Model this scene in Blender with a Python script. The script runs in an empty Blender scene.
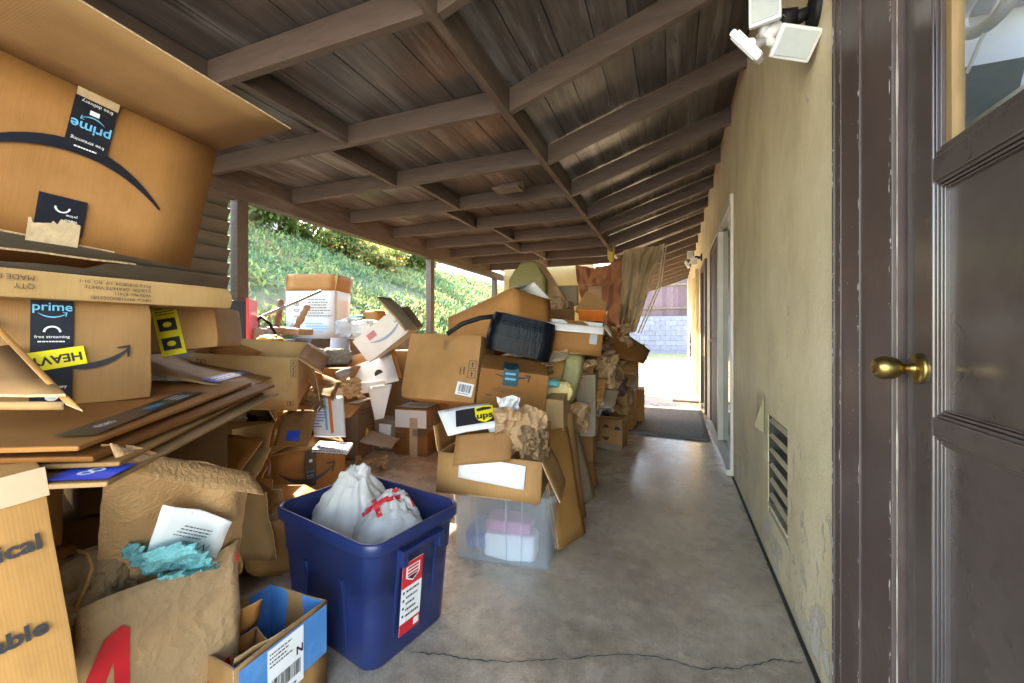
import bpy, bmesh, math, random
import numpy as np
from mathutils import Vector, Matrix, Euler, noise
random.seed(7)
RNG = np.random.default_rng(7)
scene = bpy.context.scene
C = scene.collection
rad = math.radians
PI = math.pi

# ------------------------------------------------------------------ camera
F_PX, CAM_H = 410.0, 1.125
TH = math.atan(161 / F_PX)
cam_d = bpy.data.cameras.new('camera')
cam_d.sensor_width = 36
cam_d.lens = F_PX / 1024 * 36
cam_d.shift_y = -8.5 / 1024
cam_d.clip_start = 0.02
cam_d.clip_end = 500
cam = bpy.data.objects.new('camera', cam_d)
C.objects.link(cam)
cam.location = (0, 0, CAM_H)
cam.rotation_euler = (PI / 2, 0, TH)
scene.camera = cam

def at(px, py, t):
    u = (px - 512) / F_PX
    c, s = math.cos(TH), math.sin(TH)
    return Vector(((u * c - s) * t, (u * s + c) * t, CAM_H + (333 - py) / F_PX * t))

# ------------------------------------------------------------------ materials
def _mat(name):
    m = bpy.data.materials.new(name)
    m.use_nodes = True
    nt = m.node_tree
    return m, nt, nt.nodes, nt.links, nt.nodes['Principled BSDF']

def N(ns, t, **kw):
    n = ns.new(t)
    for k, v in kw.items():
        if isinstance(k, str) and k.startswith('i_'):
            n.inputs[k[2:]].default_value = v
        else:
            setattr(n, k, v)
    return n

def rgba(c, f=1.0):
    return (min(1, c[0] * f), min(1, c[1] * f), min(1, c[2] * f), 1)

def mat(name, col, rough=.6, amt=.15, scale=6, bump=.0, bscale=60, metal=0, obvar=.0, island=.0, spec=.5, stain=None, stain_scale=2, coat=0, trans=0, stretch=None):
    """noise-varied Principled material; obvar: per-object value change; island: per-loose-island value change"""
    m, nt, ns, ln, b = _mat(name)
    tc = N(ns, 'ShaderNodeTexCoord')
    src = tc.outputs['Object']
    if stretch:
        mp = N(ns, 'ShaderNodeMapping'); mp.inputs['Scale'].default_value = stretch
        ln.new(src, mp.inputs['Vector']); src = mp.outputs[0]
    nz = N(ns, 'ShaderNodeTexNoise', i_Scale=scale, i_Detail=6.0, i_Roughness=.6)
    ln.new(src, nz.inputs['Vector'])
    rp = N(ns, 'ShaderNodeValToRGB')
    rp.color_ramp.elements[0].position = .3; rp.color_ramp.elements[1].position = .7
    rp.color_ramp.elements[0].color = rgba(col, 1 - amt); rp.color_ramp.elements[1].color = rgba(col, 1 + amt)
    ln.new(nz.outputs['Fac'], rp.inputs['Fac'])
    out = rp.outputs['Color']
    if stain:
        n2 = N(ns, 'ShaderNodeTexNoise', i_Scale=stain_scale, i_Detail=8.0, i_Roughness=.65)
        ln.new(src, n2.inputs['Vector'])
        r2 = N(ns, 'ShaderNodeValToRGB')
        r2.color_ramp.elements[0].position = .52; r2.color_ramp.elements[1].position = .68
        ln.new(n2.outputs['Fac'], r2.inputs['Fac'])
        mx = N(ns, 'ShaderNodeMixRGB'); mx.inputs[2].default_value = rgba(stain)
        ln.new(r2.outputs['Color'], mx.inputs[0]); ln.new(out, mx.inputs[1]); out = mx.outputs[0]
    if obvar or island:
        hs = N(ns, 'ShaderNodeHueSaturation')
        if obvar:
            oi = N(ns, 'ShaderNodeObjectInfo'); rnd = oi.outputs['Random']; k = obvar
        else:
            oi = N(ns, 'ShaderNodeNewGeometry'); rnd = oi.outputs['Random Per Island']; k = island
        mr = N(ns, 'ShaderNodeMapRange'); mr.inputs['To Min'].default_value = 1 - k; mr.inputs['To Max'].default_value = 1 + k
        ln.new(rnd, mr.inputs['Value']); ln.new(mr.outputs[0], hs.inputs['Value'])
        ln.new(out, hs.inputs['Color']); out = hs.outputs[0]
    ln.new(out, b.inputs['Base Color'])
    b.inputs['Roughness'].default_value = rough
    b.inputs['Metallic'].default_value = metal
    b.inputs['Specular IOR Level'].default_value = spec
    if coat:
        b.inputs['Coat Weight'].default_value = coat; b.inputs['Coat Roughness'].default_value = .15
    if trans:
        b.inputs['Transmission Weight'].default_value = trans
    if bump:
        n3 = N(ns, 'ShaderNodeTexNoise', i_Scale=bscale, i_Detail=5.0)
        ln.new(src, n3.inputs['Vector'])
        bp = N(ns, 'ShaderNodeBump', i_Strength=bump, i_Distance=.01)
        ln.new(n3.outputs['Fac'], bp.inputs['Height']); ln.new(bp.outputs[0], b.inputs['Normal'])
    return m

def cardboard(name, col):
    m, nt, ns, ln, b = _mat(name)
    tc = N(ns, 'ShaderNodeTexCoord')
    n1 = N(ns, 'ShaderNodeTexNoise', i_Scale=3.0, i_Detail=7.0, i_Roughness=.62)
    ln.new(tc.outputs['Object'], n1.inputs['Vector'])
    rp = N(ns, 'ShaderNodeValToRGB')
    rp.color_ramp.elements[0].position = .28; rp.color_ramp.elements[1].position = .74
    rp.color_ramp.elements[0].color = (col[0] * .72, col[1] * .68, col[2] * .62, 1)
    rp.color_ramp.elements[1].color = rgba(col, 1.12)
    ln.new(n1.outputs['Fac'], rp.inputs['Fac'])
    # fluting showing faintly through the liner
    wv = N(ns, 'ShaderNodeTexWave', i_Scale=62.0, i_Distortion=1.5)
    wv.bands_direction = 'X'
    ln.new(tc.outputs['Object'], wv.inputs['Vector'])
    mp = N(ns, 'ShaderNodeMapping'); mp.inputs['Scale'].default_value = (220, 220, 14)
    ln.new(tc.outputs['Object'], mp.inputs['Vector'])
    n2 = N(ns, 'ShaderNodeTexNoise', i_Scale=1.0, i_Detail=3.0)
    ln.new(mp.outputs[0], n2.inputs['Vector'])
    mx = N(ns, 'ShaderNodeMixRGB', blend_type='MULTIPLY'); mx.inputs[0].default_value = .22
    ln.new(rp.outputs[0], mx.inputs[1]); ln.new(n2.outputs['Fac'], mx.inputs[2])
    mx2 = N(ns, 'ShaderNodeMixRGB', blend_type='MULTIPLY'); mx2.inputs[0].default_value = .012
    ln.new(mx.outputs[0], mx2.inputs[1]); ln.new(wv.outputs['Fac'], mx2.inputs[2])
    # scuffs
    n4 = N(ns, 'ShaderNodeTexNoise', i_Scale=9.0, i_Detail=10.0, i_Roughness=.75)
    ln.new(tc.outputs['Object'], n4.inputs['Vector'])
    r4 = N(ns, 'ShaderNodeValToRGB')
    r4.color_ramp.elements[0].position = .57; r4.color_ramp.elements[1].position = .70
    r4.color_ramp.elements[1].color = (.45, .45, .45, 1)
    ln.new(n4.outputs['Fac'], r4.inputs['Fac'])
    mx3 = N(ns, 'ShaderNodeMixRGB'); mx3.inputs[2].default_value = rgba(col, .62)
    ln.new(r4.outputs[0], mx3.inputs[0]); ln.new(mx2.outputs[0], mx3.inputs[1])
    oi = N(ns, 'ShaderNodeObjectInfo')
    mr = N(ns, 'ShaderNodeMapRange'); mr.inputs['To Min'].default_value = .74; mr.inputs['To Max'].default_value = 1.16
    ln.new(oi.outputs['Random'], mr.inputs['Value'])
    hs = N(ns, 'ShaderNodeHueSaturation'); ln.new(mr.outputs[0], hs.inputs['Value']); ln.new(mx3.outputs[0], hs.inputs['Color'])
    m7 = N(ns, 'ShaderNodeMath', operation='MULTIPLY'); m7.inputs[1].default_value = 7.3; ln.new(oi.outputs['Random'], m7.inputs[0])
    fr = N(ns, 'ShaderNodeMath', operation='FRACT'); ln.new(m7.outputs[0], fr.inputs[0])
    mh = N(ns, 'ShaderNodeMapRange'); mh.inputs['To Min'].default_value = .488; mh.inputs['To Max'].default_value = .507; ln.new(fr.outputs[0], mh.inputs['Value']); ln.new(mh.outputs[0], hs.inputs['Hue'])
    ms_ = N(ns, 'ShaderNodeMapRange'); ms_.inputs['To Min'].default_value = 1.15; ms_.inputs['To Max'].default_value = .96; ln.new(fr.outputs[0], ms_.inputs['Value']); ln.new(ms_.outputs[0], hs.inputs['Saturation'])
    ln.new(hs.outputs[0], b.inputs['Base Color'])
    b.inputs['Roughness'].default_value = .72
    b.inputs['Specular IOR Level'].default_value = .25
    bp = N(ns, 'ShaderNodeBump', i_Strength=.045, i_Distance=.004)
    ad = N(ns, 'ShaderNodeMath', operation='ADD'); ln.new(wv.outputs['Fac'], ad.inputs[0])
    ml = N(ns, 'ShaderNodeMath', operation='MULTIPLY'); ml.inputs[1].default_value = 3
    ln.new(n1.outputs['Fac'], ml.inputs[0]); ln.new(ml.outputs[0], ad.inputs[1])
    ln.new(ad.outputs[0], bp.inputs['Height']); ln.new(bp.outputs[0], b.inputs['Normal'])
    return m

def crumple_mat(name, col, rough=.7, amt=.12, bump=.6, bscale=9, transl=0.0):
    m, nt, ns, ln, b = _mat(name)
    tc = N(ns, 'ShaderNodeTexCoord')
    vo = N(ns, 'ShaderNodeTexVoronoi', i_Scale=bscale); vo.feature = 'F1'
    nz = N(ns, 'ShaderNodeTexNoise', i_Scale=bscale * .8, i_Detail=5.0)
    ln.new(tc.outputs['Object'], nz.inputs['Vector'])
    ln.new(nz.outputs['Color'], vo.inputs['Vector'])
    n2 = N(ns, 'ShaderNodeTexNoise', i_Scale=bscale * .4, i_Detail=6.0); ln.new(tc.outputs['Object'], n2.inputs['Vector'])
    rp = N(ns, 'ShaderNodeValToRGB')
    rp.color_ramp.elements[0].color = rgba(col, 1 - amt); rp.color_ramp.elements[1].color = rgba(col, 1 + amt)
    rp.color_ramp.elements[0].position = .3; rp.color_ramp.elements[1].position = .7
    ln.new(n2.outputs['Fac'], rp.inputs['Fac'])
    ln.new(rp.outputs[0], b.inputs['Base Color'])
    b.inputs['Roughness'].default_value = rough
    bp = N(ns, 'ShaderNodeBump', i_Strength=bump, i_Distance=.02)
    ln.new(vo.outputs['Distance'], bp.inputs['Height']); ln.new(bp.outputs[0], b.inputs['Normal'])
    if transl:
        tr = N(ns, 'ShaderNodeBsdfTranslucent'); ln.new(rp.outputs[0], tr.inputs['Color'])
        mxs = N(ns, 'ShaderNodeMixShader'); mxs.inputs[0].default_value = transl
        ln.new(b.outputs[0], mxs.inputs[1]); ln.new(tr.outputs[0], mxs.inputs[2])
        ln.new(mxs.outputs[0], ns['Material Output'].inputs['Surface'])
    return m

def thin_glass(name, tint=(.95, .97, .97), refl=.09, rough=.02, opaque=0.0, body=(.8, .85, .9)):
    m, nt, ns, ln, b = _mat(name)
    tr = N(ns, 'ShaderNodeBsdfTransparent'); tr.inputs[0].default_value = rgba(tint)
    b.inputs['Base Color'].default_value = rgba(body)
    b.inputs['Roughness'].default_value = rough
    gl = N(ns, 'ShaderNodeBsdfGlossy'); gl.inputs['Roughness'].default_value = rough
    fr = N(ns, 'ShaderNodeFresnel', i_IOR=1.5)
    m1 = N(ns, 'ShaderNodeMixShader'); m1.inputs[0].default_value = opaque
    ln.new(tr.outputs[0], m1.inputs[1]); ln.new(b.outputs[0], m1.inputs[2])
    m2 = N(ns, 'ShaderNodeMixShader')
    ge = N(ns, 'ShaderNodeNewGeometry'); iv = N(ns, 'ShaderNodeMath', operation='SUBTRACT'); iv.inputs[0].default_value = 1
    ln.new(ge.outputs['Backfacing'], iv.inputs[1])
    mu = N(ns, 'ShaderNodeMath', operation='MULTIPLY'); ln.new(fr.outputs[0], mu.inputs[0]); ln.new(iv.outputs[0], mu.inputs[1])
    ln.new(mu.outputs[0], m2.inputs[0]); ln.new(m1.outputs[0], m2.inputs[1]); ln.new(gl.outputs[0], m2.inputs[2])
    ln.new(m2.outputs[0], ns['Material Output'].inputs['Surface'])
    return m

M = {}
M['card'] = cardboard('cardboard kraft', (.43, .232, .097))
M['card_pale'] = cardboard('cardboard pale', (.47, .275, .115))
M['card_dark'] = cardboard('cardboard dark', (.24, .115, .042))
M['card_grey'] = cardboard('cardboard greyish', (.30, .235, .17))
M['card_white'] = mat('white lined cardboard', (.66, .64, .62), .6, .06, 5, .05, 80, obvar=.08)
M['card_blue'] = mat('blue printed cardboard', (.05, .22, .52), .5, .10, 6, .05, 90, stain=(.10, .30, .58), stain_scale=9)
M['edge'] = mat('corrugated cut edge', (.42, .28, .15), .9, .45, 150)
M['paper'] = crumple_mat('kraft paper', (.40, .245, .125), .75, .16, .35, 7)
M['paper_dark'] = crumple_mat('kraft paper dark', (.23, .14, .07), .75, .2, .5, 10)
M['paper_olive'] = crumple_mat('olive paper', (.25, .22, .09), .7, .15, .4, 7)
M['mailer'] = crumple_mat('padded kraft mailer', (.46, .255, .11), .6, .12, .30, 15)
M['white'] = mat('white paper', (.80, .80, .80), .55, .03, 10, .03, 60)
M['grey_paper'] = crumple_mat('grey papers', (.30, .29, .28), .7, .4, .6, 14)
M['bag_white'] = crumple_mat('white plastic bag', (.84, .84, .82), .20, .03, .18, 15, .5)
M['bag_teal'] = crumple_mat('turquoise plastic', (.20, .58, .60), .3, .12, .5, 18, .3)
M['bag_blue'] = crumple_mat('blue plastic bag', (.03, .16, .55), .35, .2, .6, 12, .2)
M['bag_clear'] = crumple_mat('milky plastic bag', (.55, .57, .58), .3, .15, .6, 10, .35)
M['ink'] = mat('black ink', (.018, .018, .022), .55, .1)
M['ink_soft'] = mat('faded black ink', (.07, .05, .035), .7, .25, 30)
M['tape_black'] = mat('black printed tape', (.012, .014, .022), .32, .3, 20)
M['tape_teal'] = mat('dark teal tape', (.01, .06, .075), .35, .3, 14)
M['tape_blue'] = mat('blue tape', (.02, .08, .62), .35, .25, 25)
M['tape_clear'] = mat('clear packing tape', (.46, .33, .20), .18, .1, 9)
M['tape_paper'] = mat('torn paper tape', (.52, .38, .22), .8, .18, 30, .3, 40)
M['sky_ink'] = mat('light blue print', (.10, .45, .72), .5, .05)
M['yellow'] = mat('yellow label', (.85, .70, .02), .5, .06)
M['red'] = mat('red print', (.62, .015, .025), .5, .1)
M['orange'] = mat('orange plastic', (.75, .18, .03), .45, .12, 8, obvar=.06)
M['tote'] = mat('navy plastic', (.012, .024, .100), .34, .12, 10, .04, 400, spec=.5)
M['bin'] = None
M['wrap'] = mat('black stretch wrap', (.004, .005, .008), .30, .5, 16, .30, 22, spec=.09, stretch=(2.5, 2.5, .6))
M['wood_trim'] = mat('turned brown wood', (.22, .12, .06), .5, .3, 14, .1, 60)
M['orange_wood'] = mat('orange stained wood', (.42, .15, .03), .5, .2, 10)
M['metal'] = mat('grey metal', (.35, .36, .38), .35, .1, 10, metal=.9)
M['dark_metal'] = mat('dark metal', (.03, .03, .035), .4, .2, 20, metal=.6)
M['brass'] = mat('aged brass', (.36, .25, .085), .36, .45, 22, .08, 60, metal=1)
M['lamp_white'] = mat('white lamp plastic', (.80, .81, .82), .35, .03, 10)
M['lamp_lens'] = mat('frosted lamp lens', (.52, .58, .58), .25, .04, 40)
M['black_plastic'] = mat('black plastic', (.012, .012, .014), .55, .2, 20, spec=.25)
M['stone'] = mat('dry wall stone', (.15, .145, .135), .9, .3, 9, .6, 22, island=.25)
M['soil'] = mat('soil', (.16, .11, .07), .95, .4, 8, .5, 20)

# porch timber: boards are islands with their own tone
def timber(name, col, amt=.28, island=.25, rough=.55, bump=.12, stretch=(14, 1.2, 14), stain=None):
    return mat(name, col, rough, amt, 3.0, bump, 9, island=island, stretch=stretch, stain=stain, stain_scale=.8, spec=.4)
M['deck'] = timber('weathered roof boards', (.098, .082, .073), .42, .36, .32, .12, (9, .8, 9), stain=(.27, .255, .245))
M['rafter'] = timber('brown painted rafter', (.112, .080, .062), .18, .08, .55, .08, (2, 14, 14), stain=(.135, .10, .08))
M['rafter_long'] = timber('brown painted beam', (.112, .080, .062), .18, .08, .55, .08, (14, 2, 14), stain=(.19, .155, .13))
M['trim'] = mat('brown painted trim', (.080, .056, .052), .42, .12, 5, .06, 40, stain=(.105, .078, .07), stain_scale=6)
M['chip'] = mat('chipped pale paint', (.62, .60, .56), .7, .25, 40)
M['door'] = mat('brown painted door', (.080, .066, .062), .22, .16, 5, .05, 26, spec=.6, coat=.35, stain=(.065, .052, .048), stain_scale=7)
M['casing_wood'] = mat('bare glazing bead', (.30, .19, .08), .5, .2, 10, stretch=(8, 8, 1))

def stucco():
    m, nt, ns, ln, b = _mat('painted stucco')
    tc = N(ns, 'ShaderNodeTexCoord')
    mp = N(ns, 'ShaderNodeMapping'); mp.inputs['Scale'].default_value = (1, 1.3, .95); ln.new(tc.outputs['Object'], mp.inputs['Vector'])
    n1 = N(ns, 'ShaderNodeTexNoise', i_Scale=2.2, i_Detail=9.0, i_Roughness=.68); ln.new(mp.outputs[0], n1.inputs['Vector'])
    rp = N(ns, 'ShaderNodeValToRGB')
    e = rp.color_ramp.elements
    e[0].position = .30; e[0].color = (.52, .44, .27, 1); e[1].position = .72; e[1].color = (.74, .66, .47, 1)
    e.new(.5).color = (.65, .565, .365, 1)
    ln.new(n1.outputs['Fac'], rp.inputs['Fac'])
    # patches of worn paint, more of them low down
    n2 = N(ns, 'ShaderNodeTexNoise', i_Scale=5.5, i_Detail=10.0, i_Roughness=.7); ln.new(mp.outputs[0], n2.inputs['Vector'])
    sx = N(ns, 'ShaderNodeSeparateXYZ'); ln.new(tc.outputs['Object'], sx.inputs[0])
    mr = N(ns, 'ShaderNodeMapRange'); mr.inputs['From Min'].default_value = 0; mr.inputs['From Max'].default_value = 1.3
    mr.inputs['To Min'].default_value = .10; mr.inputs['To Max'].default_value = -.06; ln.new(sx.outputs['Z'], mr.inputs['Value'])
    ad = N(ns, 'ShaderNodeMath', operation='ADD'); ln.new(n2.outputs['Fac'], ad.inputs[0]); ln.new(mr.outputs[0], ad.inputs[1])
    r2 = N(ns, 'ShaderNodeValToRGB'); r2.color_ramp.elements[0].position = .605; r2.color_ramp.elements[1].position = .65
    ln.new(ad.outputs[0], r2.inputs['Fac'])
    mx = N(ns, 'ShaderNodeMixRGB'); mx.inputs[2].default_value = (.60, .575, .50, 1)
    ln.new(r2.outputs[0], mx.inputs[0]); ln.new(rp.outputs[0], mx.inputs[1])
    ln.new(mx.outputs[0], b.inputs['Base Color']); b.inputs['Roughness'].default_value = .62
    n3 = N(ns, 'ShaderNodeTexNoise', i_Scale=48.0, i_Detail=8.0, i_Roughness=.7); ln.new(mp.outputs[0], n3.inputs['Vector'])
    ad2 = N(ns, 'ShaderNodeMath', operation='SUBTRACT'); ln.new(n3.outputs['Fac'], ad2.inputs[0]); ln.new(r2.outputs[0], ad2.inputs[1])
    bp = N(ns, 'ShaderNodeBump', i_Strength=.8, i_Distance=.007); ln.new(ad2.outputs[0], bp.inputs['Height'])
    ln.new(bp.outputs[0], b.inputs['Normal'])
    return m
M['stucco'] = stucco()
M['yellow_wall'] = mat('yellow stucco', (.52, .40, .17), .8, .08, 4, .3, 60)

def concrete():
    m, nt, ns, ln, b = _mat('sealed concrete')
    tc = N(ns, 'ShaderNodeTexCoord'); o = tc.outputs['Object']
    n1 = N(ns, 'ShaderNodeTexNoise', i_Scale=1.5, i_Detail=10.0, i_Roughness=.66); ln.new(o, n1.inputs['Vector'])
    rp = N(ns, 'ShaderNodeValToRGB'); e = rp.color_ramp.elements
    e[0].position = .32; e[0].color = (.25, .205, .155, 1); e[1].position = .70; e[1].color = (.54, .475, .39, 1)
    e.new(.5).color = (.42, .35, .27, 1)
    ln.new(n1.outputs['Fac'], rp.inputs['Fac'])
    n2 = N(ns, 'ShaderNodeTexNoise', i_Scale=14.0, i_Detail=12.0, i_Roughness=.75); ln.new(o, n2.inputs['Vector'])
    mx = N(ns, 'ShaderNodeMixRGB', blend_type='OVERLAY'); mx.inputs[0].default_value = .8
    ln.new(rp.outputs[0], mx.inputs[1]); ln.new(n2.outputs['Fac'], mx.inputs[2])
    n6 = N(ns, 'ShaderNodeTexNoise', i_Scale=110.0, i_Detail=4.0, i_Roughness=.8); ln.new(o, n6.inputs['Vector'])
    mg = N(ns, 'ShaderNodeMixRGB', blend_type='OVERLAY'); mg.inputs[0].default_value = .55
    ln.new(mx.outputs[0], mg.inputs[1]); ln.new(n6.outputs['Fac'], mg.inputs[2]); mx = mg
    # dark drips and spots
    n3 = N(ns, 'ShaderNodeTexNoise', i_Scale=5.0, i_Detail=4.0, i_Roughness=.6); ln.new(o, n3.inputs['Vector'])
    r3 = N(ns, 'ShaderNodeValToRGB'); r3.color_ramp.elements[0].position = .66; r3.color_ramp.elements[1].position = .74
    ln.new(n3.outputs['Fac'], r3.inputs['Fac'])
    mx2 = N(ns, 'ShaderNodeMixRGB'); mx2.inputs[2].default_value = (.075, .062, .05, 1)
    f = N(ns, 'ShaderNodeMath', operation='MULTIPLY'); f.inputs[1].default_value = .65; ln.new(r3.outputs[0], f.inputs[0])
    ln.new(f.outputs[0], mx2.inputs[0]); ln.new(mx.outputs[0], mx2.inputs[1])
    # pale speckles of paint
    vo = N(ns, 'ShaderNodeTexVoronoi', i_Scale=9.0); ln.new(o, vo.inputs['Vector'])
    r4 = N(ns, 'ShaderNodeValToRGB'); r4.color_ramp.elements[0].position = .035; r4.color_ramp.elements[0].color = (.5, .5, .5, 1)
    r4.color_ramp.elements[1].position = .05; r4.color_ramp.elements[1].color = (0, 0, 0, 1)
    ln.new(vo.outputs['Distance'], r4.inputs['Fac'])
    mx3 = N(ns, 'ShaderNodeMixRGB'); mx3.inputs[2].default_value = (.42, .39, .35, 1)
    ln.new(r4.outputs[0], mx3.inputs[0]); ln.new(mx2.outputs[0], mx3.inputs[1])
    ln.new(mx3.outputs[0], b.inputs['Base Color'])
    rr = N(ns, 'ShaderNodeMapRange'); rr.inputs['From Min'].default_value = .3; rr.inputs['From Max'].default_value = .7
    rr.inputs['To Min'].default_value = .16; rr.inputs['To Max'].default_value = .40
    b.inputs['Coat Weight'].default_value = .45; b.inputs['Coat Roughness'].default_value = .20
    n5 = N(ns, 'ShaderNodeTexNoise', i_Scale=2.6, i_Detail=8.0, i_Roughness=.7); ln.new(o, n5.inputs['Vector'])
    ln.new(n5.outputs['Fac'], rr.inputs['Value']); ln.new(rr.outputs[0], b.inputs['Roughness'])
    bp = N(ns, 'ShaderNodeBump', i_Strength=.12, i_Distance=.01); ln.new(n2.outputs['Fac'], bp.inputs['Height'])
    ln.new(bp.outputs[0], b.inputs['Normal'])
    return m
M['concrete'] = concrete()

def foliage(name, c1, c2, transl=.4, dead=None):
    m, nt, ns, ln, b = _mat(name)
    ge = N(ns, 'ShaderNodeNewGeometry')
    rp = N(ns, 'ShaderNodeValToRGB'); e = rp.color_ramp.elements
    e[0].color = rgba(c1); e[1].color = rgba(c2)
    ad = N(ns, 'ShaderNodeMath', operation='ADD'); nzp = N(ns, 'ShaderNodeTexNoise', i_Scale=.9, i_Detail=4.0); tco = N(ns, 'ShaderNodeTexCoord'); ln.new(tco.outputs['Object'], nzp.inputs['Vector'])
    mrp = N(ns, 'ShaderNodeMapRange'); mrp.inputs['From Min'].default_value = .3; mrp.inputs['From Max'].default_value = .7; mrp.inputs['To Min'].default_value = -.35; mrp.inputs['To Max'].default_value = .35
    ln.new(nzp.outputs['Fac'], mrp.inputs['Value']); ln.new(ge.outputs['Random Per Island'], ad.inputs[0]); ln.new(mrp.outputs[0], ad.inputs[1]); ln.new(ad.outputs[0], rp.inputs['Fac'])
    if dead:
        e.new(.93).color = rgba(c2); e[-1].color = rgba(dead)
    ln.new(rp.outputs[0], b.inputs['Base Color']); b.inputs['Roughness'].default_value = .5
    tr = N(ns, 'ShaderNodeBsdfTranslucent')
    hs = N(ns, 'ShaderNodeHueSaturation', i_Value=1.5); hs.inputs['Hue'].default_value = .49
    ln.new(rp.outputs[0], hs.inputs['Color']); ln.new(hs.outputs[0], tr.inputs['Color'])
    ms = N(ns, 'ShaderNodeMixShader'); ms.inputs[0].default_value = transl
    ln.new(b.outputs[0], ms.inputs[1]); ln.new(tr.outputs[0], ms.inputs[2])
    ln.new(ms.outputs[0], ns['Material Output'].inputs['Surface'])
    return m
M['iceplant'] = foliage('ice plant leaves', (.045, .12, .068), (.20, .27, .085), .4, (.22, .16, .09))
M['shrub'] = foliage('shrub leaves', (.05, .085, .02), (.12, .14, .03))
M['tree_leaf'] = foliage('tree leaves', (.045, .09, .018), (.10, .14, .03), .5)
M['blossom'] = foliage('orange blossom', (.45, .12, .03), (.55, .35, .08), .3)
M['bark'] = mat('bark', (.12, .09, .06), .9, .3, 10, .5, 20)

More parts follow.
